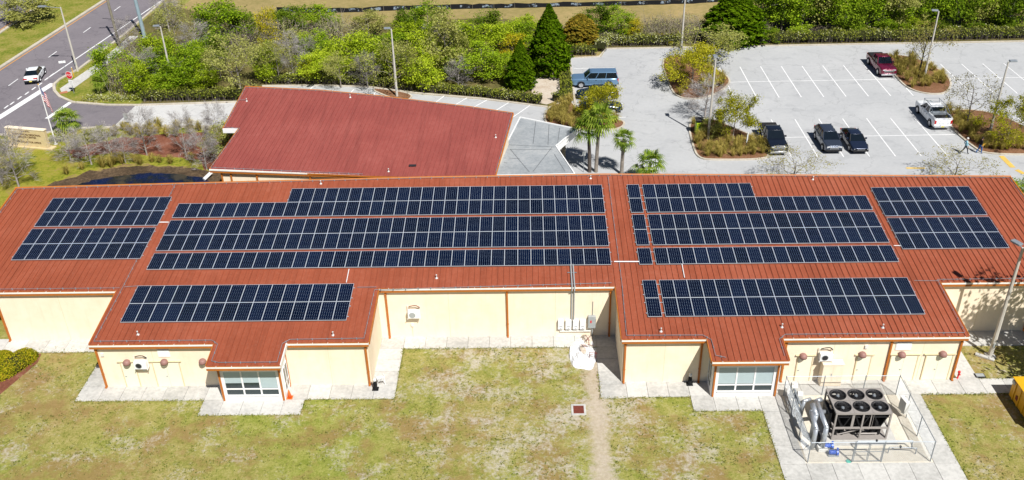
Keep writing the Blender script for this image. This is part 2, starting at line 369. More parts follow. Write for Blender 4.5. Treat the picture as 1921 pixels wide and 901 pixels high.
# ---------------------------------------------------------------- ground, roads, lots
def sheet(name, poly, z, m, kind='structure', label=None):
    o = MB().sheet([tuple(p)[:2] for p in poly], z).build(name, m)
    if o.data.polygons[0].normal.z < 0: o.data.flip_normals()
    o['kind'] = kind
    if label: o['label'] = label
    return o
sheet('ground', [(-900, -300), (900, -300), (900, 1500), (-900, 1500)], 0, M_lawn)
sheet('dry_field', [(-54, 121), (-20, 119.5), (120, 121.5), (700, 121.5), (700, 1400), (-48, 1400), (-52, 150)], 0.004, M_field)
sheet('woodland_floor', [(-57, 116.5), (-51, 108), (-46, 103.2), (-33, 103.7), (-32, 109), (-19.4, 108), (-13.3, 105.8), (-5.6, 103.8), (2.3, 101), (5.6, 103), (5.6, 118), (10.5, 120), (140, 121), (140, 131), (40, 131), (5, 129), (-5, 134), (-28, 131), (-40, 132), (-50, 139), (-56, 143)], 0.008, M_wood_floor)
sheet('median_grass', [(-68.7+0.089*(y-116), y) for y in (40, 116, 145, 400)] + [(-75.3, 400), (-75.3, 40)], 0.010, M_median)
sheet('verge_grass', [(-57.6, 115.5), (-58.8, 111.5), (-57.4, 107.0), (-54.5, 104.3), (-49.7, 103.4), (-45.8, 103.3), (-45.8, 105), (-51, 109.5), (-55.3, 118), (-56.4, 128), (-56.6, 128)], 0.012, M_median)
def wobble(poly, amp, step=0.7, seed=1):
    r = random.Random(seed); q = []
    for a, c in zip(poly, list(poly[1:])+[poly[0]]):
        a = Vector(tuple(a)[:2]); c = Vector(tuple(c)[:2]); n = max(1, int((c-a).length/step))
        for i in range(n): p = a.lerp(c, i/n); q.append((p.x+r.uniform(-amp, amp), p.y+r.uniform(-amp, amp)))
    return q
sheet('pond_bank', [(-64, 60), (-30, 60), (-30, 96.2), (-45, 96.4), (-50.3, 96.4), (-53, 95.6), (-59.5, 95.2), (-64, 88)], 0.012, M_bank)
sheet('mulch_bed', wobble([gp(*p) for p in ((120, 283), (205, 262), (300, 252), (380, 248), (430, 250), (440, 318), (380, 320), (375, 300), (300, 295), (230, 285), (150, 296))], .28), 0.016, M_redmulch)
sheet('pond_margin', wobble([gp(*p) for p in ((40, 372), (95, 346), (165, 322), (230, 311), (290, 308), (370, 314), (440, 330), (440, 420), (50, 420))], .5, .6, 5), 0.0165, ground_mat('brown_margin', [(.36, (.11, .075, .035)), (.46, (.22, .15, .075)), (.53, (.27, .23, .05)), (.60, (.23, .25, .02))], 1.3))
sheet('pond_mud', wobble([gp(*p) for p in ((60, 365), (100, 342), (170, 322), (230, 313), (290, 310), (360, 316), (420, 330), (430, 420), (60, 420))], .35), 0.018, M_mud)
sheet('pond', wobble([gp(*p) for p in ((90, 380), (135, 351), (175, 338), (220, 331), (270, 325), (330, 327), (385, 334), (400, 350), (400, 400), (90, 400))], .16, .5), 0.024, M_water)
road = [(-68.6+0.089*(y-116), y) for y in (30, 80, 116, 145, 400)]
roadr = [(-31.4, 400), (-56.4, 145), (-56.9, 128.7), (-57.9, 115.3), (-58.9, 111.6), (-59.4, 108.8), (-59.9, 95.2), (-63.6, 60), (-66, 30)]
roadr = [(-32+0, 400), (-56.5, 145)] + roadr[2:]
sheet('road', road + roadr, 0.014, M_road)
sheet('far_carriageway', [(-75.6, 30), (-75.6, 400), (-95, 400), (-95, 30)], 0.014, M_road)
sheet('road_mouth', [(-59.6, 111), (-58.6, 110), (-57.9, 107.8), (-56.5, 106.0), (-54.2, 104.2), (-49.7, 103.2), (-46.2, 103.0), (-46.5, 97.2), (-50.3, 96.7), (-53, 95.8), (-54.6, 95.2), (-60.2, 95.3)], 0.018, M_road)
sheet('parking_lot', [(-46.5, 97.2), (-45, 96.8), (-33, 96.6), (-27, 88), (-10, 80), (-10, 72.2), (110, 72.2), (110, 120.6), (10.5, 119.8), (9.6, 117), (5.6, 116.6), (5.6, 102.8), (2.6, 100.6), (-5.6, 103.4), (-13.3, 105.3), (-19.4, 107.6), (-25.4, 108.3), (-32.5, 108.4), (-33.8, 103.5), (-46.2, 103.0)], 0.016, M_lot)
sheet('driveway', [(-46.55, 97.2), (-45, 96.8), (-31, 96.6), (-31, 103.6), (-46.2, 103.0)], 0.020, M_drive)
# markings
mk = MB(); mk2 = MB(); my = MB()
def line(b, p, q, wd=0.12, z=0.026):
    p = Vector((p[0], p[1], 0)); q = Vector((q[0], q[1], 0)); d = (q-p).normalized(); n = Vector((-d.y, d.x, 0))*wd/2
    b.add([(v.x, v.y, z) for v in (p-n, q-n, q+n, p+n)], [(0, 1, 2, 3)])
for i in range(9):
    line(mk, (24.1+2.58*i, 102.7), (24.1+2.58*i, 112.7))
line(mk, (24.0, 107.65), (44.9, 107.85), 0.12, 0.030)
for i in range(7): line(mk, (26.95+2.62*i, 87.0), (26.95+2.62*i, 96.5))
line(mk, (24.4, 91.8), (45.4, 92.0), 0.12, 0.030)
for i in range(14): line(mk, (51.6+2.6*i, 102.9), (51.6+2.6*i, 112.6))
line(mk, (50.9, 107.8), (90, 107.9), 0.12, 0.030)
for i in range(12): line(mk, (53.8+2.6*i, 87.5), (53.8+2.6*i, 97))
line(mk, (53.4, 92.0), (90, 92.1), 0.12, 0.030)
for y in (112.9, 109.1, 105.5, 101.5, 97.6): line(mk, (5.9, y), (11.0, y+0.05))
for a, c in (((458, 178), (455, 186)), ((590, 160), (582, 168)), ((627, 166), (620, 176)), ((664, 168), (655, 178)), ((706, 170), (700, 182)), ((834, 180), (808, 200)), ((876, 184), (840, 206)), ((914, 188), (862, 216)), ((956, 192), (900, 226)), ((996, 197), (960, 222))):
    line(mk, gp(*a), gp(*c), 0.13)
line(mk, gp(88, 223), gp(133, 192), 0.55, 0.024)
o = mk.build('parking_lines', M_paint); o['kind'] = 'structure'
def rx(y, off): return -68.6+0.089*(y-116)+off
line(mk2, gp(-60, 258), gp(100, 157), 0.9, 0.022); 
for p in ((8, 204), (19, 197), (33, 187), (47, 178), (60, 169), (72, 161), (84, 151), (95, 143)):
    a = gp(*p); line(mk2, a, a+Vector((0.06, 0.9, 0)), 0.2, 0.022)
for y in range(60, 240, 10):
    a = Vector((-64.2+0.068*(y-115.2), y-0.2)); line(mk2, a, a+Vector((0.14, 2.3)), 0.14, 0.022)
for y0, y1 in ((112.5, 128.6), (128.6, 145), (145, 220)):
    line(mk2, (-60.6+0.118*(y0-113), y0), (-60.6+0.118*(y1-113), y1), 0.2, 0.024)
for y in range(60, 300, 12): line(mk2, (-84, y), (-84, y+3), 0.14, 0.022)
o = mk2.build('road_lines', M_paint); o['kind'] = 'structure'
mo = MB()
line(mo, (rx(30, 0.45), 30), (rx(300, 0.45), 300), 0.16, 0.022); line(mo, (-76.0, 30), (-76.0, 300), 0.16, 0.022)
o = mo.build('amber_edge_lines', M_opaint); o['kind'] = 'structure'
line(my, gp(1878, 293), gp(1900, 315), 0.55, 0.03); line(my, gp(1907, 319), gp(1921, 327), 0.5, 0.03)
line(my, gp(1700, 316), gp(1735, 316), 0.3, 0.03)
o = my.build('yellow_lines', M_ypaint); o['kind'] = 'structure'
# kerbs: real 0.13 m steps
def kerb(name, pts, wd=0.2, h=0.13, closed=False, m=None):
    b = MB(); P = [Vector((p[0], p[1], 0)) for p in pts]
    n = len(P); L = []
    for i in range(n):
        a = P[(i-1) % n] if (closed or i) else P[i]; c = P[(i+1) % n] if (closed or i < n-1) else P[i]
        d = (c-a).normalized(); L.append(Vector((-d.y, d.x, 0))*wd/2)
    vs = []
    for p, l in zip(P, L):
        vs += [(p.x-l.x, p.y-l.y, 0.001), (p.x+l.x, p.y+l.y, 0.001), (p.x+l.x, p.y+l.y, h), (p.x-l.x, p.y-l.y, h)]
    fs = []
    for i in range(n if closed else n-1):
        j = (i+1) % n
        for k in range(4): fs.append((i*4+k, i*4+(k+1) % 4, j*4+(k+1) % 4, j*4+k))
    if not closed: fs += [(3, 2, 1, 0), (n*4-4, n*4-3, n*4-2, n*4-1)]
    b.add(vs, fs); o = recalc(b.build(name, m or M_kerb)); o['kind'] = 'structure'; return o
def smooth(pts, closed=True, it=2):
    for _ in range(it):
        q = []; n = len(pts)
        for i in range(n if closed else n-1):
            a = pts[i]; c = pts[(i+1) % n]
            q += [(a[0]*.75+c[0]*.25, a[1]*.75+c[1]*.25), (a[0]*.25+c[0]*.75, a[1]*.25+c[1]*.75)]
        if not closed: q = [pts[0]] + q + [pts[-1]]
        pts = q
    return pts
kerb('kerb', [(-56.5, 146), (-56.9, 128.7), (-57.9, 115.3), (-58.9, 111.8), (-58.9, 109.9), (-57.9, 107.8), (-56.5, 106.0), (-54.2, 104.2), (-49.7, 103.2), (-46.2, 103.0), (-33.8, 103.6)], 0.35)
kerb('kerb', [(-60.5, 95.1), (-54.6, 95.1), (-53, 95.7), (-50.3, 96.6), (-45.1, 96.8), (-32.8, 96.5)], 0.35)
kerb('kerb', [(rx(y, -0.1), y) for y in (30, 80, 116, 145, 300)], 0.5)
kerb('kerb', [(-75.4, y) for y in (30, 120, 300)], 0.5)
kerb('kerb', [(-32.5, 108.5), (-25.4, 108.4), (-19.4, 107.7), (-13.3, 105.5), (-5.6, 103.6), (2.3, 100.8)], 0.25)
kerb('kerb', [(5.5, 97), (5.55, 116.6), (9.4, 117), (10.5, 119.9), (60, 120.4), (110, 120.6)], 0.25)
sheet('sidewalk', [(-57.6, 108.6), (-56.9, 107.4), (-56.0, 107.6), (-54.8, 117.2), (-54.6, 128), (-55.9, 128), (-56.3, 117.5)], 0.03, M_conc)
sheet('tactile_paving', [(-57.2, 107.3), (-56.8, 106.9), (-56.0, 107.2), (-56.4, 107.9)], 0.034, mat('brick_red_paving', (0.42, 0.17, 0.09), 0.9))
def island(poly, label):
    pts = smooth(poly, True, 2)
    a = sum(pts[i][0]*pts[(i+1) % len(pts)][1]-pts[(i+1) % len(pts)][0]*pts[i][1] for i in range(len(pts)))
    if a < 0: pts = pts[::-1]
    o = MB().prism(pts, 0.002, 0.11).build('planting_island', M_mulch); o['kind'] = 'structure'
    kerb('kerb', pts, 0.2, 0.14, True)
ISL2 = [(17.2, 117.2), (17.0, 107.0), (17.5, 102.8), (20.3, 102.4), (23.2, 105), (24.9, 108.3), (23.5, 112), (22, 116.5)]
ISL3 = [(17.7, 96.4), (17.3, 90), (17.4, 87.0), (19, 86.6), (24.2, 86.6), (24.9, 88.0), (24.3, 92), (22, 94.8), (20.5, 97)]
ISL4 = [(45.1, 115.5), (44.7, 109), (44.8, 104.6), (46.6, 102.9), (49.0, 103.2), (51.2, 107.9), (50, 113.6), (48, 116)]
ISL5 = [(46.2, 98.5), (45.6, 93), (46.0, 89), (46.6, 87.0), (54.5, 86.9), (54, 92.5), (51.6, 98.2)]
ISL1 = [(1.9, 95.4), (2.0, 100.5), (5.3, 102.9), (5.7, 97.6), (9.6, 97.2), (10.8, 96.4), (10.4, 94.9), (9.2, 94.2), (4.5, 94.4)]
ISL0 = [(-19.6, 107.6), (-16.2, 104.0), (-13.9, 103.0), (-13.6, 105.4)]
for i in (ISL1, ISL2, ISL3, ISL4, ISL5, ISL0): island(i, '')
sheet('sand_patch', [(0.4, 111), (3.9, 112), (4.0, 103), (2.2, 101.6), (0.6, 102.6)], 0.02, M_sand)
# concrete walks: real slabs with open joints
sl = MB()
def slabs(x0, x1, y0, y1, nx, ny, z=0.06, g=0.012):
    for i in range(nx):
        for j in range(ny):
            a = x0+(x1-x0)*i/nx; c = x0+(x1-x0)*(i+1)/nx; d = y0+(y1-y0)*j/ny; e = y0+(y1-y0)*(j+1)/ny
            zz = z+random.Random(i*31+j*17+int(x0*7)).uniform(-0.006, 0.006)
            sl.box(a+g, c-g, d+g, e-g, -0.05, zz)
slabs(-44.5, -31.85, 55.8, 57.5, 8, 1); slabs(-31.85, -30.25, 51.8, 55.8, 1, 3); slabs(-31.85, -30.25, 50.24, 51.8, 1, 1); slabs(-31.85, -30.3, 55.8, 57.4, 1, 1)
slabs(-30.25, -22.75, 50.24, 51.85, 5, 1); slabs(-22.75, -15.7, 48.68, 50.24, 5, 1); slabs(-22.75, -21.2, 50.24, 51.85, 1, 1)
slabs(-17.1, -9.45, 50.24, 51.85, 5, 1); slabs(-11.4, -9.45, 51.85, 55.87, 1, 3); slabs(-11.2, -9.45, 55.87, 57.5, 1, 1)
slabs(-9.45, 4.95, 55.87, 57.5, 9, 1); slabs(4.95, 6.7, 55.87, 57.5, 1, 1); slabs(4.85, 6.7, 50.1, 55.87, 1, 4)
slabs(6.7, 11.02, 50.2, 51.85, 3, 1); slabs(11.02, 12.6, 50.25, 51.85, 1, 1); slabs(11.02, 15.65, 48.72, 50.25, 3, 1)
slabs(15.65, 17.3, 42, 50.25, 1, 5); slabs(16.9, 29.9, 50.25, 51.95, 7, 1); slabs(17.3, 25.3, 42, 43.75, 5, 1); slabs(25.3, 26.8, 42, 50.25, 1, 5)
slabs(29.9, 31.4, 50.25, 55.6, 1, 3); slabs(31.4, 44, 50.3, 51.85, 8, 1); slabs(29.6, 44, 55.6, 57.5, 8, 1)
o = sl.build('concrete_walk', M_conc); o['kind'] = 'structure'
sheet('gravel_pad', [(17.3, 43.75), (25.3, 43.75), (25.3, 50.25), (17.3, 50.25)], 0.03, M_gravel)
o = MB().box(18.9, 23.6, 45.3, 48.9, -0.05, 0.09).build('equipment_plinth', M_conc); o['kind'] = 'structure'
# ---------------------------------------------------------------- main building
bld = empty('office_building', (0, 57, 0), 0, 'long cream building under a red ribbed metal roof covered in solar panels', 'building')
def loc0(o): o.matrix_parent_inverse = Matrix.Translation((0, -57, 0)); return o
RIDGE = [(40.25, 70.5), (22.9, 71.05), (6.5, 71.55), (-8.7, 71.45), (-29.8, 70.95), (-43.65, 70.6)]
FRONT = [(-43.65, 57.2), (-30.4, 57.2), (-30.4, 51.55), (-21.7, 51.55), (-21.7, 49.4), (-16.7, 49.4), (-16.7, 51.55), (-11.05, 51.55), (-11.05, 57.15), (6.25, 57.15), (6.25, 51.6), (12.05, 51.6), (12.05, 49.45), (17.15, 49.45), (17.15, 51.6), (29.75, 51.6), (29.75, 57.2), (40.25, 57.2)]
POLY = FRONT + RIDGE
def spans(poly, x):
    ys = []
    for (x0, y0), (x1, y1) in zip(poly, poly[1:]+poly[:1]):
        if (x0 <= x) != (x1 <= x): ys.append(y0+(y1-y0)*(x-x0)/(x1-x0))
    ys.sort(); return list(zip(ys[::2], ys[1::2]))
rb = MB().prism(POLY, lambda x, y: roofz(y)-0.14, lambda x, y: roofz(y), 0, 1)
x = -43.6
while x < 40.25:
    for y0, y1 in spans(POLY, x):
        for a, c in ((0.0125, 0.055),):
            y0b = y0+0.01; y1b = y1-0.01
            vs = [(x-a, y0b, roofz(y0b)), (x+a, y0b, roofz(y0b)), (x+a, y1b, roofz(y1b)), (x-a, y1b, roofz(y1b))]
            vs += [(p[0], p[1], p[2]+c) for p in vs]
            rb.add(vs, [(4, 5, 6, 7), (0, 1, 5, 4), (1, 2, 6, 5), (2, 3, 7, 6), (3, 0, 4, 7)], 0)
    x += 0.43
roof = loc0(rb.build('roof', [M_roof, M_brown], bld))
def rsub(o): o.parent = roof; o.matrix_parent_inverse = Matrix.Translation((0, -57, 0)).copy(); return o
# roof's world matrix = identity offset by inverse, so sub-parts stay in world coordinates
def rsub(o):
    o.parent = roof; o.matrix_parent_inverse = Matrix.Identity(4); return o
# ridge cap
cp = MB()
for (x0, y0), (x1, y1) in zip(RIDGE[:-1], RIDGE[1:]):
    a = Vector((x0, y0, roofz(y0)+0.05)); c = Vector((x1, y1, roofz(y1)+0.05)); cp.tube(a, c, 0.085, 0.085, 6)
rsub(cp.build('ridge_cap', M_brown))
for x0 in (-43.62, 40.22):
    rk = MB(); rk.box(x0-0.05, x0+0.05, 57.2, 70.55, -0.22, 0.06, 0, Matrix(((1, 0, 0, 0), (0, 1, 0, 0), (0, TA, 1, 3.97-TA*51.6), (0, 0, 0, 1)))); rsub(rk.build('rake_trim', M_brown))
for x0, y0, y1 in ((-30.4, 51.6, 57.2), (-11.02, 51.6, 57.1), (6.22, 51.65, 57.1), (29.78, 51.65, 57.2), (-21.72, 49.45, 51.5), (12.02, 49.5, 51.55), (17.18, 49.5, 51.55)):
    rk = MB(); rk.box(x0-0.03, x0+0.03, y0, y1, -0.24, 0.03, 0, Matrix(((1, 0, 0, 0), (0, 1, 0, 0), (0, TA, 1, 3.97-TA*51.6), (0, 0, 0, 1)))); rsub(rk.build('rake_trim', M_brown))
rsub(MB().box(-16.73, -16.67, 49.45, 51.5, -0.26, 0.03, 0, Matrix(((1, 0, 0, 0), (0, 1, 0, 0), (0, TA, 1, 3.97-TA*51.6), (0, 0, 0, 1)))).build('rake_trim', M_gutter))
EAVES = [(-43.65, -30.45, 57.2), (-30.4, -21.75, 51.55), (-21.7, -16.7, 49.4), (-16.65, -11.05, 51.55), (-11.0, 6.2, 57.15), (6.25, 12.0, 51.6), (12.05, 17.15, 49.45), (17.2, 29.75, 51.6), (29.8, 40.25, 57.2)]
for x0, x1, y in EAVES:
    z = roofz(y); g = MB()
    g.box(x0, x1, y-0.13, y-0.115, z-0.13, z+0.0); g.box(x0, x1, y-0.115, y-0.012, z-0.13, z-0.115); g.box(x0, x0+0.015, y-0.115, y-0.012, z-0.115, z-0.005); g.box(x1-0.015, x1, y-0.115, y-0.012, z-0.115, z-0.005)
    xx = x0+0.7
    while xx < x1-0.2:
        g.box(xx-0.012, xx+0.012, y-0.135, y-0.0, z-0.003, z+0.012); xx += 1.05
    rsub(g.build('gutter', M_gutter))
    rsub(MB().box(x0+0.02, x1-0.02, y-0.10, y-0.012, z-0.33, z-0.145).build('fascia', M_brown))
# walls
WALL = [(-39.8, 57.35), (-30.25, 57.35), (-30.25, 51.78), (-21.4, 51.78), (-17.0, 51.78), (-11.2, 51.78), (-11.2, 57.3), (6.4, 57.3), (6.4, 51.82), (12.4, 51.82), (16.9, 51.82), (29.6, 51.82), (29.6, 57.4), (37.2, 57.4), (37.2, 70.2), (-39.8, 70.2)]
wb = MB()
for (x0, y0), (x1, y1) in zip(WALL, WALL[1:]+WALL[:1]):
    wb.add([(x0, y0, -0.05), (x1, y1, -0.05), (x1, y1, roofz(y1)-0.145), (x0, y0, roofz(y0)-0.145)], [(0, 1, 2, 3)])
loc0(wb.build('wall', M_wall, bld))
# fine panel joints on the stucco (raised reveals)
M_joint = mat('joint_sealant', (0.66, 0.56, 0.36), 0.8)
for x in (-35.0, -26.3, -14.0, -6.0, 1.9, 9.3, 20.9, 27.0, 33.2):
    y = next((y for (a, b, y) in ((-39.8, -30.25, 57.35), (-30.25, -21.4, 51.78), (-17, -11.2, 51.78), (-11.2, 6.4, 57.3), (6.4, 12.4, 51.82), (16.9, 29.6, 51.82), (29.6, 37.2, 57.4)) if a < x < b), None)
    loc0(MB().box(x-0.012, x+0.012, y-0.006, y-0.001, 0.07, roofz(y)-0.35).build('wall_joint', M_joint, bld))
# corner trim boards and downspouts
for x, y in ((-39.65, 57.33), (-30.12, 51.76), (-17.03-0.0, 51.76), (-11.36, 51.76), (-10.6, 57.28), (-1.66, 57.28), (5.95, 57.28), (6.55, 51.8), (11.8, 51.8), (17.55, 51.8), (24.72, 51.8), (29.47, 51.8), (37.0, 57.38)):
    z = roofz(y)-0.30
    d = MB().box(x-0.065, x+0.065, y-0.11, y-0.003, 0.06, z)
    d.box(x-0.085, x+0.085, y-0.115, y-0.0035, z-0.35, z-0.30).box(x-0.085, x+0.085, y-0.115, y-0.0035, 1.2, 1.25)
    d.box(x-0.065, x+0.065, y-0.22, y-0.111, 0.07, 0.16)
    loc0(d.build('downspout', M_brown, bld))
# entrance bays with big windows
def bay(x0, x1, yf, yb, blinds):
    zt = roofz(yf)-0.16
    b = MB()      # white frame walls, window hole left open in front
    wz0, wz1 = 0.50, 2.55; wx0, wx1 = x0+0.40, x1-0.40
    b.box(x0, wx0, yf, yf+0.15, 0.0, zt); b.box(wx1, x1, yf, yf+0.15, 0.0, zt)
    b.box(wx0, wx1, yf, yf+0.15, 0.0, wz0); b.box(wx0, wx1, yf, yf+0.15, wz1, 2.72)
    b.box(x0, x0+0.12, yf+0.15, yb, 0.0, zt); b.box(x1-0.12, x1, yf+0.15, yb, 0.0, zt)
    loc0(b.build('bay_frame', M_white, bld))
    loc0(MB().box(wx0, wx1, yf+0.02, yf+0.14, 2.722, zt-0.0).build('bay_header', M_brown, bld))
    n = 3; mid = 1.02
    wdw = loc0(empty('window', (0, 0, 0))); wdw.parent = bld; wdw.matrix_parent_inverse = Matrix.Translation((0, -57, 0)); wdw.location = ((x0+x1)/2, yf, wz0)
    def sub(o): o.parent = wdw; o.matrix_parent_inverse = Matrix.Translation((-(x0+x1)/2, -yf, -wz0)); return o
    f = MB()
    for i in range(1, n):
        xm = wx0+(wx1-wx0)*i/n; f.box(xm-0.055, xm+0.055, yf+0.02, yf+0.11, wz0, wz1)
    for i in range(n):
        a = wx0+(wx1-wx0)*i/n+(0.055 if i else 0); c = wx0+(wx1-wx0)*(i+1)/n-(0.055 if i < n-1 else 0)
        f.box(a, c, yf+0.022, yf+0.108, mid-0.05, mid+0.05)
    sub(f.build('frame', M_white))
    for i in range(n):
        a = wx0+(wx1-wx0)*i/n+(0.055 if i else 0); c = wx0+(wx1-wx0)*(i+1)/n-(0.055 if i < n-1 else 0)
        sub(MB().box(a+0.002, c-0.002, yf+0.06, yf+0.075, wz0+0.002, mid-0.052).build('pane', M_glass)); 
        sub(MB().box(a+0.002, c-0.002, yf+0.06, yf+0.075, mid+0.052, wz1-0.002).build('pane', M_glass))
        zb = mid+0.055+blinds[i]*(wz1-mid)
        sub(MB().box(a+0.01, c-0.01, yf+0.050, yf+0.058, zb, wz1-0.012).build('blind', M_blind if blinds[i] < 0.99 else M_white))
    sub(MB().box(wx0-0.02, wx1+0.02, yf-0.07, yf-0.002, wz0-0.06, wz0).build('sill', M_white))
    # side windows
    for xs, s in ((x0, -1), (x1, 1)):
        sw = MB().box(xs+s*0.002-0.001 if s > 0 else xs-0.02, xs+0.02 if s > 0 else xs-0.002, yf+0.35, yb-0.25, 0.5, 2.4)
        loc0(sw.build('side_window', M_glass, bld))
        fr = MB()
        for yy in (yf+0.35, (yf+yb)/2+0.05, yb-0.25): fr.box(min(xs, xs+s*0.04), max(xs, xs+s*0.04), yy-0.04, yy+0.04, 0.45, 2.45)
        for zz in (0.48, 1.1, 2.42): fr.box(min(xs, xs+s*0.035), max(xs, xs+s*0.035), yf+0.4, yb-0.3, zz-0.03, zz+0.03)
        loc0(fr.build('side_window_frame', M_white, bld))
    # roof overhang brackets and posts
    for xs in (x0+0.12, x1-0.12):
        p = MB().box(xs-0.06, xs+0.06, yf-0.10, yf-0.003, 0.06, zt-0.25)
        loc0(p.build('downspout', M_brown, bld))
        k = MB(); k.box(xs-0.17, xs-0.07, yf-0.62, yf-0.004, zt-0.20, zt-0.06)
        k.tube((xs-0.12, yf-0.55, zt-0.2), (xs-0.12, yf-0.03, zt-0.62), 0.045, 0.045, 4); k.box(xs-0.165, xs-0.075, yf-0.06, yf-0.004, zt-0.75, zt-0.2)
        loc0(k.build('roof_bracket', M_brown, bld))
bay(-21.4, -17.0, 50.2, 51.78, (0.30, 0.32, 0.02))
bay(12.4, 16.9, 50.22, 51.82, (0.03, 0.03, 0.02))
# doors, lamps, louvres
M_door = mat('cream_painted_door', (0.84, 0.78, 0.60), 0.5, 0.35, var=0.03)
def door(x0, x1, y, leaves=1, mtl=None):
    d = loc0(MB().box(x0, x1, y-0.05, y-0.003, 0.06, 2.15).build('door', mtl or M_door, bld)); bevel(d, 0.008, 1)
    f = MB().box(x0-0.07, x0-0.004, y-0.07, y-0.002, 0.06, 2.2).box(x1+0.004, x1+0.07, y-0.07, y-0.002, 0.06, 2.2).box(x0-0.07, x1+0.07, y-0.07, y-0.002, 2.201, 2.27)
    f.box(x0-0.22, x1+0.22, y-0.13, y-0.0025, 2.30, 2.36)
    q = f.build('frame', M_joint); q.parent = d; q.matrix_parent_inverse = Matrix.Identity(4)
    h = MB()
    if leaves == 2:
        xm = (x0+x1)/2; h.box(xm-0.008, xm+0.008, y-0.054, y-0.0505, 0.08, 2.13); h.box(xm-0.16, xm-0.05, y-0.10, y-0.0515, 1.0, 1.05)
    else: h.box(x0+0.07, x0+0.19, y-0.10, y-0.0515, 1.0, 1.05)
    q = h.build('handle', M_grey); q.parent = d; q.matrix_parent_inverse = Matrix.Identity(4)
door(-28.65, -27.72, 51.78, 1); door(-26.4, -24.6, 51.78, 2)
door(18.55, 19.50, 51.82); door(22.62, 23.52, 51.82); door(24.95, 26.72, 51.82, 2); door(27.35, 29.1, 51.82, 2)
def wall_lamp(px, py, Y, side=0, X=None):
    b = MB()
    if side == 0: p = wp(px, py, Y); p.y = Y-0.17
    else:
        d = ray(px, py); p = EYE+d*(X/d.x); p.x = X+side*0.17
    b.lathe([(0.26, -0.16), (0.27, -0.05), (0.235, 0.07), (0.155, 0.15), (0.03, 0.18)], p, 14)
    o = loc0(b.build('wall_lamp', M_terra, bld, True))
    q = MB()
    if side == 0: q.box(p.x-0.09, p.x+0.09, p.y+0.05, Y-0.002, p.z-0.26, p.z-0.02)
    else: q.box(min(p.x, X+side*0.002), max(p.x, X+side*0.002), p.y-0.08, p.y+0.08, p.z-0.26, p.z-0.02)
    l = q.build('lamp_base', M_offwhite); l.parent = o; l.matrix_parent_inverse = Matrix.Identity(4)
for p in ((239, 677), (309, 676), (381, 675)): wall_lamp(*p, 51.78)
for p in ((1506, 665), (1617, 662), (1691, 662), (1768, 661)): wall_lamp(*p, 51.82)
wall_lamp(717, 597, 0, 1, -11.2); wall_lamp(1153, 591, 0, -1, 6.4)
def louvre(px0, py0, px1, py1, Y):
    a = wp(px0, py0, Y); c = wp(px1, py1, Y); b = MB().box(a.x, c.x, Y-0.04, Y-0.003, c.z, a.z)
    n = 7
    for i in range(n):
        z = c.z+(a.z-c.z)*(i+0.5)/n; b.box(a.x+0.05, c.x-0.05, Y-0.065, Y-0.041, z-0.02, z+0.02)
    loc0(b.build('louvre_vent', M_white, bld))
louvre(294, 655, 320, 669, 51.78); louvre(1682, 642, 1708, 656, 51.82)
for p, Y in (((192, 665), 51.78), ((1625, 650), 51.82), ((774, 609), 57.3), ((271, 692), 51.78)):
    a = wp(*p, Y); loc0(MB().box(a.x-0.1, a.x+0.1, Y-0.10, Y-0.003, a.z-0.12, a.z+0.12).build('junction_box', M_offwhite, bld))
a = wp(774, 610, 57.3); loc0(MB().tube((a.x, 57.25, 0.06), (a.x, 57.25, a.z-0.12), 0.02, 0.02, 5).build('wall_conduit', M_wall, bld))
M_ventmetal = mat('dull_vent_metal', (0.58, 0.57, 0.55), .5, .3, .2)
# roof furniture: vents, lightning cable, conduits, mounting rails
for p in ((602, 345), (819, 522), (1108, 335), (1525, 337), (259, 628), (625, 629), (1240, 622), (1467, 614), (1656, 615)):
    q = rp(*p)
    v = MB().lathe([(0.13, -0.05), (0.11, 0.03), (0.045, 0.06), (0.04, 0.24), (0.06, 0.25), (0.06, 0.30), (0.02, 0.32)], q, 10)
    rsub(v.build('vent_pipe', M_ventmetal, None, True))
def cable(name, pts, r, mtl, dz=0.09, nodes=0.0, nr=0.045):
    P = [Vector((x, y, roofz(y)+dz)) for x, y in pts]; b = MB().path(P, r, 5)
    if nodes:
        for a, c in zip(P[:-1], P[1:]):
            L = (c-a).length; k = max(1, int(L/nodes))
            for i in range(k): q = a.lerp(c, (i+0.5)/k); b.tube(q-Vector((0, 0, dz)), q+Vector((0, 0, nr)), nr, nr*0.8, 5)
    return rsub(b.build(name, mtl))
cable('lightning_cable', [(6.75, 71.4), (6.75, 57.4), (6.6, 51.9), (11.8, 51.85), (12.3, 51.4), (12.35, 49.9), (13.0, 49.7)], 0.018, M_galv, 0.09, 0.9)
cable('lightning_cable', [(-30.0, 70.9), (-30.0, 57.4), (-30.1, 51.8), (-21.9, 51.8), (-21.4, 51.4), (-21.4, 49.8), (-20.9, 49.65), (-16.95, 49.65), (-16.95, 51.4), (-16.5, 51.8), (-11.4, 51.85), (-11.3, 56.9), (6.0, 57.4)], 0.018, M_galv, 0.09, 0.9)
cable('lightning_cable', [(16.9, 49.8), (16.9, 51.4), (17.4, 51.85), (29.5, 51.85)], 0.018, M_galv, 0.09, 0.9)
cable('lightning_cable', [(29.55, 51.9), (29.6, 57.4), (40.0, 57.45), (40.05, 70.3), (22.9, 70.9), (6.5, 71.4), (-8.7, 71.3), (-29.8, 70.8), (-43.4, 70.4), (-43.4, 57.4), (-30.2, 57.4)], 0.016, M_galv, 0.09, 0.9)
cable('lightning_cable', [(-29.9, 57.5), (-28.9, 57.6)], 0.018, M_galv); cable('lightning_cable', [(27.9, 57.3), (29.7, 57.25)], 0.018, M_galv); cable('lightning_cable', [(-12.6, 57.2), (-11.2, 57.2)], 0.018, M_galv)
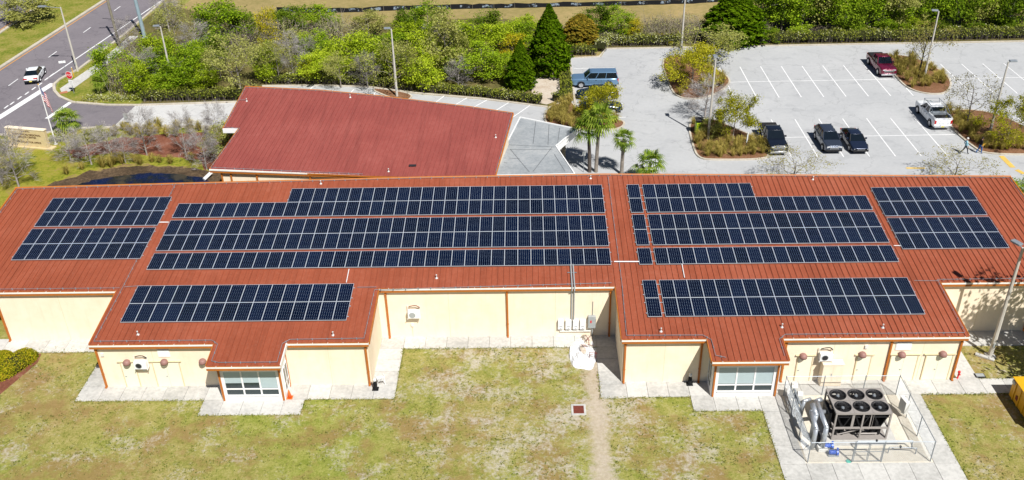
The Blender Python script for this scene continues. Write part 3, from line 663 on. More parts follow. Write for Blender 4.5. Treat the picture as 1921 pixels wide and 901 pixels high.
a = rp(1152, 493); c = rp(1199, 493); cable('conduit', [(a.x, a.y), (c.x, c.y)], 0.045, M_white, 0.1)
a = rp(655, 507); c = rp(650, 532); cable('conduit', [(a.x, a.y), (c.x, c.y)], 0.03, M_white, 0.1)
a = rp(1279, 497); c = rp(1284, 523); cable('conduit', [(a.x, a.y), (c.x, c.y)], 0.03, M_white, 0.1)
a = rp(300, 419); c = rp(317, 419); cable('conduit', [(a.x, a.y), (c.x, c.y)], 0.04, M_white, 0.1)
a = rp(1676, 463); c = rp(1690, 463); cable('conduit', [(a.x, a.y), (c.x, c.y)], 0.03, M_white, 0.1)
for dx in (-0.10, 0.08):
    q = rp(1073, 499); x = q.x+dx
    cable('conduit', [(x, q.y), (x, 57.02)], 0.05, M_grey, 0.13)
    b = MB().path([Vector((x, 57.02, roofz(57.02)+0.13)), Vector((x, 56.94, roofz(57)-0.2)), Vector((x, 57.22, roofz(57)-0.5)), Vector((x, 57.22, 0.9 if dx < 0 else 1.2))], 0.05, 6)
    loc0(b.build('wall_conduit', M_grey, bld))
q = rp(1073, 513); b = MB().box(q.x-0.35, q.x+0.35, q.y-0.03, q.y+0.03, 0.06, 0.09); 
o = rsub(b.build('conduit_bracket', M_galv)); o.location = (0, 0, roofz(q.y))
# ---------------------------------------------------------------- solar panels
PW, PL = 1.0, 1.98
def panel_meshes():
    f = MB(); t = 0.04; w2 = PW/2-0.004; l = PL-0.012
    f.box(-w2, w2, 0, 0.026, -t, 0); f.box(-w2, w2, l-0.026, l, -t, 0); f.box(-w2, -w2+0.022, 0.026, l-0.026, -t, 0); f.box(w2-0.022, w2, 0.026, l-0.026, -t, 0)
    f.m = [0]*len(f.f)
    fo = f.build('frame', M_frame); 
    c = MB().box(-w2+0.022, w2-0.022, 0.026, l-0.026, -0.034, -0.006).build('cell_sheet', M_cell)
    return fo, c
pf, pc = panel_meshes()
ARR = [  # x0, row offset, columns, rows (counted from the eave), phrase
    (-39.72, 8.25, 10, 2, 'upper left-end array'), (-39.75, 4.0, 10, 2, 'lower left-end array'),
    (-28.86, 9.235, 35, 1, 'M1'), (-19.86, 11.215, 26, 1, 'M1u'), (-28.86, 4.943, 35, 2, 'wide middle array'), (-28.86, 2.672, 35, 1, 'M3'),
    (9.49, 9.229, 18, 1, 'R1'), (9.49, 11.209, 9, 1, 'R1u'), (9.50, 4.992, 18, 2, 'right middle array'), (9.49, 2.659, 18, 1, 'R3'),
    (8.22, 9.229, 1, 2, 'S1'), (8.24, 4.992, 1, 2, 'S2'), (8.23, 2.659, 1, 1, 'S3'),
    (28.2, 8.375, 8, 2, 'upper right-end array'), (28.22, 4.167, 8, 2, 'lower right-end array'),
    (-28.88, -3.165, 16, 2, 'left wing array'), (9.48, -3.113, 18, 2, 'right wing array'), (8.25, -3.113, 1, 2, 'S4')]
ROWN = {'M1': 'second row from the ridge, middle block', 'M1u': 'row nearest the ridge, middle block', 'M3': 'single row below the wide middle array',
        'R1': 'second row, right block', 'R1u': 'short top row, right block', 'R3': 'bottom single row, right block'}
SING = {'S1': 'strip by the cable nearest the ridge', 'S2': 'middle strip by the cable', 'S3': 'lone panel by the cable at the lower row', 'S4': 'narrow strip left of the right wing array'}
plist = []
for x0, v0, nc, nr, ph in ARR:
    for r in range(nr):
        for c in range(nc):
            v = v0+r*PL
            y = 56.7738+v*math.cos(ALPHA); X = x0+(c+0.5)*1.0
            if ph in SING:
                lab = 'navy solar panel, %s in the %s' % ('upper' if r else 'lower', SING[ph]) if nr == 2 else 'navy solar panel standing alone beside the cable left of the bottom row'
            else:
                row = ROWN.get(ph) or ('%s row of the %s' % ('upper' if r else 'lower', ph))
                k = c+1
                pos = ordn(k)+' from left' if k <= (nc+1)//2 else (ordn(nc-k+1)+' from right' if nc-k else 'rightmost')
                if k == 1: pos = 'leftmost'
                lab = 'navy solar panel, %s, %s' % (pos, row)
            plist.append((X, y, v, lab))
dist = [(Vector((X, y, roofz(y)))-EYE).length for X, y, v, l in plist]
order = sorted(range(len(plist)), key=lambda i: dist[i]*1.0)
keep = set(order[:300])
GRP = 'solar panels on the red roof'
froot = empty('solar_panel', (0, 0, 0)); pf.parent = froot; pc.parent = froot
first = True; far = MB(); 
for i, (X, y, v, lab) in enumerate(plist):
    z = roofz(y)+0.14
    if i in keep:
        if first: r = froot; first = False
        else:
            r = froot.copy(); C.objects.link(r)
            for ch in (pf, pc):
                c = ch.copy(); C.objects.link(c); c.parent = r
        r.location = (X, y, z); r.rotation_euler = (ALPHA, 0, 0); tag(r, lab, 'solar panel', GRP)
    else:
        M = Matrix.Translation((X, y, z)) @ Matrix.Rotation(ALPHA, 4, 'X')
        for src, mi in ((pf, 0), (pc, 1)):
            far.add([M @ q.co for q in src.data.vertices], [tuple(p.vertices) for p in src.data.polygons], mi)
# the far panels' own cell pattern needs panel coordinates: the sheet's object axes follow the roof
far2 = MB()
base = Vector((0, 56.7738, roofz(56.7738)+0.14)); Mi = (Matrix.Translation(base) @ Matrix.Rotation(ALPHA, 4, 'X')).inverted()
far2.v = [tuple(Mi @ Vector(p)) for p in far.v]; far2.f = far.f; far2.m = far.m
fo = far2.build('solar_panels', [M_frame, M_cell]); fo.location = base; fo.rotation_euler = (ALPHA, 0, 0)
tag(fo, 'navy solar panels making up the rows nearest the ridge of the red roof', 'solar panels', GRP, 'stuff')
# mounting rails under the arrays, their ends sticking out
for x0, v0, nc, nr, ph in ARR:
    b = MB()
    for r in range(nr):
        for fr in (0.22, 0.78):
            v = v0+(r+fr)*PL; y = 56.7738+v*math.cos(ALPHA); z = roofz(y)+0.078
            b.box(x0-0.10, x0+nc+0.10, y-0.02, y+0.02, z-0.02, z+0.02)
    rsub(b.build('mounting_rail', M_frame))
# ---------------------------------------------------------------- second building
b2 = empty('office_annex', (-16, 82, 0), 0, 'cream building under a plain maroon ribbed roof behind the solar roof', 'building')
def loc2(o): o.parent = b2; o.matrix_parent_inverse = Matrix.Translation((16, -82, 0)); return o
E0 = gp(393, 317, 4.2); E1 = gp(735, 331, 4.2); ed = Vector((E1.x-E0.x, E1.y-E0.y)).normalized(); en = Vector((-ed.y, ed.x))
def z2(x, y): return 4.2+TA*1.0*((x-E0.x)*en.x+(y-E0.y)*en.y)
def r2(px, py):
    d = ray(px, py); n = Vector((-TA*en.x, -TA*en.y, 1)); p0 = Vector((E0.x, E0.y, 4.2)); return EYE+d*(n.dot(p0-EYE)/n.dot(d))
def z2b(x, y, o): return z2(x, y)+o
P2 = [r2(*p) for p in ((393, 317), (681, 329.8), (928, 336), (963, 213), (880, 201), (711, 180.5), (600, 170), (460, 163), (418, 241), (448, 240.5))]
P2 = [(p.x, p.y) for p in P2]
rb2 = MB().prism(P2, lambda x, y: z2(x, y)-0.16, z2, 0, 1)
# ribs run square to the eave
cs = Matrix(((ed.x, en.x), (ed.y, en.y)))
loc_ = [((p[0]-E0.x)*ed.x+(p[1]-E0.y)*ed.y, (p[0]-E0.x)*en.x+(p[1]-E0.y)*en.y) for p in P2]
u = min(p[0] for p in loc_)+0.1
while u < max(p[0] for p in loc_):
    for v0, v1 in spans(loc_, u):
        a = 0.012; q = []
        for (uu, vv) in ((u-a, v0), (u+a, v0), (u+a, v1), (u-a, v1)):
            X = E0.x+ed.x*uu+en.x*vv; Y = E0.y+ed.y*uu+en.y*vv; q.append((X, Y, z2(X, Y)))
        q += [(p[0], p[1], p[2]+0.05) for p in q]
        rb2.add(q, [(4, 5, 6, 7), (0, 1, 5, 4), (1, 2, 6, 5), (2, 3, 7, 6), (3, 0, 4, 7)], 0)
    u += 0.43
roof_2 = loc2(rb2.build('roof', [M_roof2, M_brown]))
def rs2(o): o.parent = roof_2; o.matrix_parent_inverse = Matrix.Identity(4); return o
cap = MB()
idx = [3, 4, 5, 6, 7]
for i, j in zip(idx[:-1], idx[1:]): cap.tube((*P2[i], z2(*P2[i])+0.03), (*P2[j], z2(*P2[j])+0.03), 0.075, 0.075, 5)
rs2(cap.build('ridge_cap', M_brown))
for i, j in ((7, 8), (9, 0), (2, 3)): rs2(MB().tube((*P2[i], z2(*P2[i])-0.03), (*P2[j], z2(*P2[j])-0.03), 0.07, 0.07, 5).build('rake_trim', M_brown))
g = MB(); a, c = P2[0], P2[2]
for o1, o2, zz0, zz1, mi in ((-0.14, -0.02, -0.13, 0.0, 0), (-0.10, -0.01, -0.35, -0.14, 1)):
    q = []
    for (p, t) in ((a, o1), (c, o1), (c, o2), (a, o2)):
        q.append((p[0]+en.x*t, p[1]+en.y*t))
    g.prism(q, lambda x, y, k=zz0: 4.2+k, lambda x, y, k=zz1: 4.2+k, mi)
rs2(g.build('gutter', [M_gutter, M_brown]))
a, c = P2[8], P2[9]
g = MB().prism([(a[0], a[1]-0.14), (c[0], c[1]-0.14), (c[0], c[1]-0.012), (a[0], a[1]-0.012)], z2(*a)-0.45, z2(*a)+0.0)
rs2(g.build('gutter', M_white))
inn = [(E0.x+ed.x*u+en.x*v, E0.y+ed.y*u+en.y*v) for u, v in ((0.9, 0.25), (26.3, 0.25), (26.8, 8.5), (14, 12.6), (1.6, 14.2))]
wb = MB()
for (x0, y0), (x1, y1) in zip(inn, inn[1:]+inn[:1]): wb.add([(x0, y0, -0.05), (x1, y1, -0.05), (x1, y1, z2(x1, y1)-0.17), (x0, y0, z2(x0, y0)-0.17)], [(0, 1, 2, 3)])
loc2(wb.build('wall', M_wall))
for u in (1.0, 1.9, 4.4, 9.5, 15):
    X = E0.x+ed.x*u+en.x*0.15; Y = E0.y+ed.y*u+en.y*0.15
    loc2(MB().box(X-0.065, X+0.065, Y-0.06, Y+0.045, 0.05, 3.86).build('downspout', M_brown))
for p in ((463, 190), (657, 183), (930, 258), (729, 322)):
    q = r2(*p); rs2(MB().lathe([(0.13, -0.05), (0.11, 0.03), (0.045, 0.06), (0.04, 0.24), (0.06, 0.25), (0.06, 0.30), (0.02, 0.32)], q, 10).build('vent_pipe', M_ventmetal, None, True))
def cab2(pts, r=0.018, nodes=0.9):
    P = [r2(*p)+Vector((0, 0, 0.08)) for p in pts]; b = MB().path(P, r, 5)
    for a, c in zip(P[:-1], P[1:]):
        k = int((c-a).length/nodes)
        for i in range(k): q = a.lerp(c, (i+.5)/k); b.tube(q-Vector((0, 0, .08)), q+Vector((0, 0, .05)), .045, .04, 5)
    rs2(b.build('lightning_cable', M_galv))
cab2([(396, 315), (450, 242), (421, 240), (461, 165), (600, 171.5), (711, 182), (880, 202.5), (960, 214), (930, 325)]); cab2([(447, 189), (463, 189)], 0.02, 9); cab2([(396, 315.5), (681, 328)])
rs2(MB().box(-0.33, 0.33, -0.14, 0.14, 0.02, 0.12).build('roof_hatch', M_dark)).location = r2(774, 312)
# flat grey canopy
cn = empty('entrance_canopy', (1.5, 83, 0), 0, 'flat grey membrane canopy with white fascia beside the maroon roof', 'canopy')
def loc3(o): o.parent = cn; o.matrix_parent_inverse = Matrix.Translation((-1.5, -83, 0)); return o
M_memb = NB('grey_roof_membrane'); M_memb.b.inputs['Roughness'].default_value = 0.8
_f = M_memb.math('ADD', M_memb.math('MULTIPLY', M_memb.noise(0.35, 6, 0.7), 0.6), M_memb.math('MULTIPLY', M_memb.noise(3, 5, 0.7), 0.4))
M_memb = M_memb.done(M_memb.ramp(_f, [(0.32, (0.19, 0.21, 0.225)), (0.52, (0.29, 0.31, 0.325)), (0.7, (0.40, 0.41, 0.41))]))
cz = 3.7
cp3 = [gp(*p, cz) for p in ((976, 220.6), (1081.6, 242.3), (1042.8, 274.6), (1078, 327), (926, 330), (950, 271))]; cp3 = [(p.x, p.y) for p in cp3][::-1]
loc3(MB().prism(cp3, cz-0.75, cz, 0, 1).build('roof', [M_memb, M_white]))
pr = MB()
for (x0, y0), (x1, y1) in zip(cp3, cp3[1:]+cp3[:1]): pr.tube((x0, y0, cz+0.03), (x1, y1, cz+0.03), 0.07, 0.07, 4)
loc3(pr.build('parapet_edge', M_white))
sm = MB()
def seam(a, c, wd=0.05, zz=0.012):
    a = gp(*a, cz); c = gp(*c, cz); d = (c-a).normalized(); n = Vector((-d.y, d.x, 0))*wd/2
    sm.add([(v.x, v.y, cz+zz) for v in (a-n, a+n, c+n, c-n)], [(3, 2, 1, 0)])
for a, c in (((953, 272), (1040, 276)), ((957, 281), (1036, 281)), ((1036, 276), (1000, 322)), ((957, 280), (993, 323)), ((1005, 228), (1000, 270)), ((1050, 240), (1046, 270)), ((1030, 234), (1028, 272)), ((1040, 290), (1060, 322)), ((955, 297), (975, 298)), ((945, 305), (951, 306))): seam(a, c, 0.06)
loc3(sm.build('membrane_seam', mat('dark_seam', (0.13, 0.14, 0.15), 0.8)))
for p in ((1057, 299), (1048, 312)):
    q = gp(p[0], p[1]); loc3(MB().box(q.x-0.2, q.x+0.2, q.y-0.2, q.y+0.2, 0, cz-0.76).build('column', M_wood if p[0] == 1057 else M_wall))
q = gp(1045, 330); loc3(MB().box(-1.2, 3.0, 77.4, 77.6, 0, cz-0.76).build('wall', M_wall))
# ---------------------------------------------------------------- things on and by the walls
def ac_unit(px, py, Y, label):
    p = wp(px, py, Y); w2, h2 = 0.43, 0.30
    t = empty('air_conditioner', (p.x, Y-0.05, p.z-h2), 0, label, 'air conditioner', 'wall-mounted outdoor air conditioning units')
    a = bevel(MB().box(-w2, w2, -0.42, -0.08, 0, 2*h2).build('casing', M_white, t), 0.02)
    b = MB()
    MX = Matrix.Rotation(R(90), 4, 'X')
    b.lathe([(0.235, 0), (0.235, 0.012), (0.20, 0.014), (0.20, 0.002)], (-0.10, -0.421, h2), 20, 0, MX, False)
    b.build('fan_grille', M_grey, t)
    d = MB().lathe([(0.20, 0.001), (0.19, 0.006)], (-0.10, -0.421, h2), 20, 0, MX); d.build('fan', M_dark if Y < 55 else M_grey, t)
    k = MB()
    for s in (-1, 1): k.box(s*(w2+0.02)-0.02, s*(w2+0.02)+0.02, -0.10, -0.05, -0.05, 0.95); k.box(s*(w2+0.02)-0.02, s*(w2+0.02)+0.02, -0.45, -0.05, -0.05, -0.005)
    k.build('bracket', M_offwhite, t)
    h = MB(); pts = [Vector((-0.35+0.8*i/8, -0.10-0.10*math.sin(i/8*3.14), 0.86+0.16*math.sin(i/8*3.0)-0.5*max(0, i/8-0.75))) for i in range(9)]
    h.path(pts, 0.035, 5); h.build('pipe', M_rust if Y > 55 else M_black, t)
ac_unit(267, 679, 51.78, 'white air conditioner between two pink wall lamps on the left wing')
ac_unit(777, 585, 57.3, 'white air conditioner alone on the recessed middle wall')
ac_unit(1547, 664, 51.82, 'white air conditioner above the cream cabinet on the right wing')
pa = wp(1577, 692, 51.4)
t = empty('utility_cabinet', (22.0-1.15, 51.78, 0), 0, 'tall cream utility cabinet standing against the right wing wall', 'cabinet')
bevel(MB().box(-0.72, 0.72, -0.62, 0, 0.06, 1.9).build('body', M_wall, t), 0.015)
MB().box(-0.74, 0.74, -0.66, -0.0, 1.905, 1.96).build('lid', M_wall, t); MB().box(-0.70, -0.005, -0.64, -0.622, 0.12, 1.86).box(0.005, 0.70, -0.64, -0.622, 0.12, 1.86).build('door', M_wall, t); MB().box(-0.10, -0.04, -0.67, -0.641, 1.0, 1.2).build('handle', M_grey, t)
for i, px in enumerate((1052, 1066, 1080, 1093)):
    p = wp(px, 607, 57.3); t = empty('inverter', (p.x, 57.3, p.z-0.4), 0, 'white inverter box on the recessed wall, %s' % ('leftmost of four', 'second from left of four', 'third from left of four', 'rightmost of four, beside the grey switch box')[i], 'inverter', 'white inverter boxes on the wall')
    bevel(MB().box(-0.22, 0.22, -0.24, -0.003, 0, 0.82).build('casing', M_white, t), 0.03)
    MB().box(-0.11, 0.11, -0.248, -0.2405, 0.28, 0.34).build('display', M_grey, t); MB().box(-0.05, 0.05, -0.247, -0.2405, 0.10, 0.13).build('badge', M_dark, t)
    MB().tube((0.08, -0.1, -0.25), (0.08, -0.1, 0), 0.04, 0.04, 6).build('cable', M_offwhite, t)
a, c = wp(1050, 620, 57.3), wp(1108, 619, 57.3)
tag(MB().box(a.x, c.x, 57.17, 57.29, a.z-0.05, a.z+0.05).build('cable_tray', M_offwhite), 'cream cable tray running under the four inverter boxes', 'cable tray')
p = wp(1110, 602, 57.3); t = empty('switch_box', (p.x, 57.3, p.z-0.5), 0, 'grey electrical switch box with a red label right of the inverters', 'switch box')
bevel(MB().box(-0.28, 0.28, -0.28, -0.003, 0, 1.05).build('casing', M_grey, t), 0.02); MB().box(-0.13, -0.02, -0.29, -0.2805, 0.50, 0.72).build('warning_label', M_red, t)
MB().box(0.24, 0.30, -0.22, -0.12, 0.4, 0.75).build('handle', M_dark, t)
MB().tube((0.05, -0.12, -p.z+0.5), (0.05, -0.12, 0), 0.05, 0.05, 6).build('conduit', M_grey, t); MB().tube((0.05, -0.06, 1.05), (0.05, -0.06, 2.3), 0.02, 0.02, 6).build('upper_conduit', M_grey, t)
# white tarpaulin over a sand heap
t = empty('tarpaulin_heap', (4.0, 55.2, 0.0), 0, 'crumpled white tarpaulin over a sand heap with rusty scraps on top', 'tarpaulin')
def heap(name, m, rx, ry, h, cx, cy, seed, amp, z0=0.0):
    from mathutils import noise
    b = MB(); n, k = 44, 16; vs = [(cx, cy, z0+h)]
    for j in range(1, k+1):
        for i in range(n):
            th = 2*math.pi*i/n; rr = j/k; wob = 1+0.22*noise.noise(Vector((math.cos(th)*1.7, math.sin(th)*1.7, seed)))
            x = math.cos(th)*rx*rr*wob; y = math.sin(th)*ry*rr*wob
            z = h*(1-rr**1.7)+amp*noise.noise(Vector((x*2.6+seed, y*2.6, 1.3)))+amp*0.8*abs(noise.noise(Vector((x*5+seed, y*5, 4))))
            vs.append((cx+x, cy+y, z0+max(z if j < k else 0.01, 0.005)))
    fs = [(0, 1+i, 1+(i+1) % n) for i in range(n)]
    for j in range(k-1):
        for i in range(n): fs.append((1+j*n+i, 1+(j+1)*n+i, 1+(j+1)*n+(i+1) % n, 1+j*n+(i+1) % n))
    return b.add(vs, fs).build(name, m, t)
heap('tarpaulin', mat('white_tarpaulin', (0.66, 0.67, 0.685), 0.6, 0.3, var=0.1, scale=2), 1.1, 1.85, 0.32, -0.15, -0.1, 3.3, 0.26)
heap('sand_pile', M_sand, 0.5, 0.6, 0.40, 0.25, 1.5, 7.7, 0.05, 0.06); heap('sand_pile', M_sand, 0.24, 0.6, 0.08, -0.1, 0.0, 1.7, 0.04, 0.40)
k = MB(); rr = random.Random(5)
for i in range(7):
    a = Vector((rr.uniform(-0.3, 0.4), rr.uniform(0.1, 0.8), 0.62)); k.tube(a, a+Vector((rr.uniform(-0.6, 0.6), rr.uniform(-0.5, 0.5), rr.uniform(0, 0.25))), 0.025, 0.02, 5)
k.build('scrap_bars', M_rust, t)
k = MB(); 
for a, c in (((0.3, -1.0, 0.3), (0.3, -1.0, 0.85)), ((0.75, -1.0, 0.3), (0.75, -1.0, 0.85)), ((0.3, -1.0, 0.85), (0.75, -1.0, 0.85)), ((0.3, -1.0, 0.6), (0.9, -0.8, 0.62))): k.tube(a, c, 0.022, 0.022, 5)
k.build('rusty_frame', M_rust, t)
q = gp(393, 335); t = empty('drain_pipe', (q.x, q.y, 0), R(60), 'short white drain pipe end beside the pond', 'pipe'); MB().tube((-.7, 0, .2), (.35, 0, .5), .17, .17, 12).build('pipe', M_white, t); MB().tube((.32, 0, .49), (.40, 0, .515), .2, .2, 12).build('collar', M_offwhite, t)
# storm drain
t = empty('storm_drain', (3.25, 48.97, 0), 0, 'rusty storm drain grate in a square concrete collar on the lawn', 'storm drain')
b = MB()
for x0, x1, y0, y1 in ((-.5, .5, -.55, -.40), (-.5, .5, .40, .55), (-.5, -.36, -.4, .4), (.36, .5, -.4, .4)): b.box(x0, x1, y0, y1, 0, 0.05)
b.build('collar', M_conc, t)
b = MB().box(-.36, .36, -.4, .4, 0, 0.012)
for i in range(13): b.box(-.36+.72*i/13+.008, -.36+.72*(i+1)/13-.012, -.398, .398, 0.0125, 0.035)
b.box(-0.36, 0.36, -0.02, 0.02, 0.036, 0.042)
b.build('grate', M_rust, t)
# white plastic chair beside the corner and the black ash bins
def plastic_chair(x, y, rz):
    t = empty('plastic_chair', (x, y, 0.06), rz, 'white plastic garden chair at the corner of the left wing', 'chair')
    bevel(MB().box(-.25, .25, -.24, .24, .41, .44).build('seat', M_white, t), .012)
    b = MB()
    for i in range(5): xx = -.20+.1*i; b.box(xx-.032, xx+.032, .23, .255, .46, .82, 0, Matrix.Rotation(R(-8), 4, 'X'))
    b.box(-.26, .26, .225, .26, .80, .88, 0, Matrix.Rotation(R(-8), 4, 'X')); b.build('backrest', M_white, t)
    for sx in (-1, 1):
        MB().path([Vector((sx*.26, -.20, .43)), Vector((sx*.28, -.2, .62)), Vector((sx*.28, .22, .66)), Vector((sx*.25, .30, .6))], .025, 6).build('armrest', M_white, t)
        for sy in (-1, 1): MB().tube((sx*.22, sy*.20, .41), (sx*.27, sy*.26, 0), .03, .022, 6).build('leg', M_white, t)
plastic_chair(-10.62, 51.9, R(200))
def ash_bin(x, y, label):
    t = empty('ash_bin', (x, y, .06), 0, label, 'ash bin', 'slim black ash bins')
    MB().box(-.22, .22, -.2, .2, 0, .05).lathe([(.15, .05), (.13, .5), (.10, .75)], (0, 0, 0), 12).build('body', M_black, t, False)
    MB().lathe([(.11, .751), (.12, .80), (.10, .92), (.04, .96)], (0, 0, 0), 12).build('cap', M_offwhite, t, True)
ash_bin(-10.9, 51.25, 'slim black ash bin with pale top beside the white chair'); ash_bin(11.15, 51.5, 'slim black ash bin with pale top by the right entrance bay')
t = empty('traffic_cone', (-16.78, 50.42, .06), 0, 'orange traffic cone standing beside the left entrance bay', 'traffic cone')
MB().lathe([(.155, .03), (.05, .62), (.03, .70)], (0, 0, 0), 14).build('cone', M_orange, t, True); bevel(MB().box(-.21, .21, -.21, .21, 0, .03).build('base', M_orange, t), .01)
t = empty('standpipe', (29.95, 51.9, 0), 0, 'small red standpipe at the right corner of the right wing', 'standpipe')
MB().lathe([(.09, 0), (.09, .05), (.055, .06), (.055, .55), (.09, .56), (.10, .66), (.05, .72)], (0, 0, 0), 10).build('pipe', M_red, t, True); MB().tube((0, -.06, .5), (0, -.18, .5), .05, .06, 8).build('outlet', M_red, t)
t = empty('valve_box', (31.6, 52.15, 0), 0, 'low dark valve box in the grass beside the right walk', 'valve box')
bevel(MB().box(-.35, .35, -.22, .22, 0, .12).build('body', M_dark, t), .02); MB().box(-.28, .28, -.16, .16, .121, .14).build('lid', M_grey, t)
# yellow waste container at the right edge
t = empty('waste_container', (34.05, 48.1, 0), 0, 'yellow steel waste container at the right edge of the yard', 'waste container')
b = MB(); pr = [(-1.45, .15), (1.45, .15), (1.45, 1.75), (-1.45, 1.75)]
b.box(-1.4, 1.4, -1.9, 1.9, .16, 1.62); bevel(b.build('body', M_yellow, t), .03)
b = MB()
for y in (-1.4, -.7, 0, .7, 1.4):
    for s in (-1, 1): MB().box(s*1.402-.05, s*1.402+.05, y-.07, y+.07, .2, 1.55).build('rib', M_yellow, t)
for x in (-.9, 0, .9):
    for s in (-1, 1): MB().box(x-.07, x+.07, s*1.902-.05, s*1.902+.05, .2, 1.55).build('rib', M_yellow, t)
MB().box(-1.46, 1.46, -1.96, -.02, 1.63, 1.70).build('lid', M_yellow, t); MB().box(-1.46, 1.46, .02, 1.96, 1.63, 1.70).build('lid', M_yellow, t)
MB().box(-1.46, -1.41, .75, 1.05, .55, .85).build('hatch', M_rust, t); MB().box(-1.48, -1.43, 1.5, 1.85, 1.3, 1.55).build('bracket', M_grey, t)
for s in (-1, 1): MB().box(-1.3, 1.3, s*1.3-.1, s*1.3+.1, 0, .159).build('skid', M_dark, t)
# ---------------------------------------------------------------- chiller yard
t = empty('chiller', (21.2, 47.0, .09), 0, 'large dark air-cooled chiller with six fans in the fenced yard', 'chiller')
M_ch = mat('chiller_frame_paint', (0.30, 0.275, 0.255), .5, .35, var=.08); M_coil = mat('black_coil', (0.012, 0.012, 0.013), .7, .3, var=.3)
cw, cd, chh = 1.78, 1.22, 2.25
f = MB()
for x in (-cw+.05, 0, cw-.05):
    for y in (-cd+.05, cd-.05): f.box(x-.05, x+.05, y-.05, y+.05, .12, chh-.12)
f.box(-cw, cw, -cd, cd, 0, .119)
for y in (-cd+.05, cd-.05): f.box(-cw+.101, -.051, y-.045, y+.045, .92, 1.04); f.box(.051, cw-.101, y-.045, y+.045, .92, 1.04)
for x in (-cw+.05, cw-.05): f.box(x-.045, x+.045, -cd+.101, cd-.101, .92, 1.04)
f.build('frame', M_ch, t)
# deck with six round openings
d = MB(); fx = [-1.18, 0, 1.18]; fy = [-.58, .58]; fr = .50; ns = 32
for X in fx:
    for Y in fy:
        hx, hy = .59, .61
        vs = []; 
        for i in range(ns):
            a = 2*math.pi*i/ns; c_, s_ = math.cos(a), math.sin(a); k = min(hx/abs(c_) if abs(c_) > 1e-6 else 9, hy/abs(s_) if abs(s_) > 1e-6 else 9)
            vs += [(X+fr*c_, Y+fr*s_, chh), (X+k*c_, Y+k*s_, chh), (X+fr*c_, Y+fr*s_, chh-.25)]
        d.add(vs, [(3*i, 3*i+1, 3*((i+1) % ns)+1, 3*((i+1) % ns)) for i in range(ns)] + [(3*i+2, 3*i, 3*((i+1) % ns), 3*((i+1) % ns)+2) for i in range(ns)])
for x0, x1, y0, y1 in ((-cw, cw, -cd, -cd+.02), (-cw, cw, cd-.02, cd), (-cw, -cw+.02, -cd+.02, cd-.02), (cw-.02, cw, -cd+.02, cd-.02)): d.box(x0, x1, y0, y1, chh-.12, chh+.012)
for x in (-.59, .59): d.box(x-.012, x+.012, -cd+.02, cd-.02, chh+.001, chh+.014)
d.box(-cw+.02, cw-.02, -.012, .012, chh+.002, chh+.012)
d.build('deck', M_ch, t)
for X in fx:
    for Y in fy:
        a = empty('fan', (X, Y, chh-.10)); a.parent = t
        h = MB()
        for i in range(5):
            an = 2*math.pi*i/5; c_, s_ = math.cos(an), math.sin(an); c2, s2 = math.cos(an+.75), math.sin(an+.75)
            h.add([(c_*.10, s_*.10, -.02), (c_*.47, s_*.47, -.03), (c2*.47, s2*.47, .05), (c2*.10, s2*.10, .04)], [(0, 1, 2, 3)])
        o = h.build('blade', M_black, a); md = o.modifiers.new('s', 'SOLIDIFY'); md.thickness = .012
        MB().lathe([(.12, -.05), (.12, .06), (.05, .09)], (0, 0, 0), 12).build('hub', M_galv, a, True)
        g = MB()
        for r_ in (.14, .23, .32, .41, .49):
            pts = [Vector((r_*math.cos(2*math.pi*i/20), r_*math.sin(2*math.pi*i/20), .115)) for i in range(21)]; g.path(pts, .006, 3)
        for i in range(8): an = math.pi*i/4; g.tube((.08*math.cos(an), .08*math.sin(an), .113), (.51*math.cos(an), .51*math.sin(an), .113), .007, .007, 3)
        g.build('guard', M_dark, a)
        k = MB().lathe([(.52, .10), (.535, .14), (.50, .14), (.497, -.2)], (0, 0, 0), 28, 0, None, False); k.build('fan_ring', M_dark, a, True)
MB().box(-cw+.1, cw-.1, -cd+.12, cd-.12, 1.78, 1.80).build('fan_plenum', M_coil, t)
for X in fx:
    co = MB()
    for s in (-1, 1): co.add([(X+s*.05, -cd+.13, 1.06), (X+s*.12, -cd+.13, 1.06), (X+s*.56, -cd+.13, chh-.14), (X+s*.48, -cd+.13, chh-.14), (X+s*.05, cd-.13, 1.06), (X+s*.12, cd-.13, 1.06), (X+s*.56, cd-.13, chh-.14), (X+s*.48, cd-.13, chh-.14)], [(0, 1, 2, 3), (7, 6, 5, 4), (0, 4, 5, 1), (1, 5, 6, 2), (2, 6, 7, 3), (3, 7, 4, 0)])
    recalc(co.build('coil', M_coil, t))
    pn = MB(); pn.add([(X-.5, -cd+.10, chh-.16), (X-.10, -cd+.10, 1.06), (X-.02, -cd+.10, 1.06), (X-.02, -cd+.10, chh-.16)], [(0, 1, 2, 3)]) if X != 0 else None
    MB().box(X+(.50 if X < 1 else -.62), X+(.66 if X < 1 else -.5), -cd+.08, -cd+.115, 1.05, chh-.13).build('post', M_ch, t)
    for q in range(2):
        xx = X-.28+.42*q; MB().lathe([(.13, .13), (.15, .2), (.15, .68), (.10, .80)], (xx, -cd+.45, 0), 12).build('compressor', M_black, t, True)
MB().box(-cw+.15, cw-.15, -.25, .75, .13, .88).build('evaporator', M_coil, t)
MB().box(-cw-.22, -cw-.003, -.6, .6, .35, 1.75).build('control_panel', M_dark, t)
MB().tube((-1.35, -cd+.3, .2), (.6, -cd+.25, .85), .04, .04, 6).tube((-.1, -cd+.25, .3), (1.2, -cd+.28, .3), .05, .05, 6).build('pipe', M_ch, t)
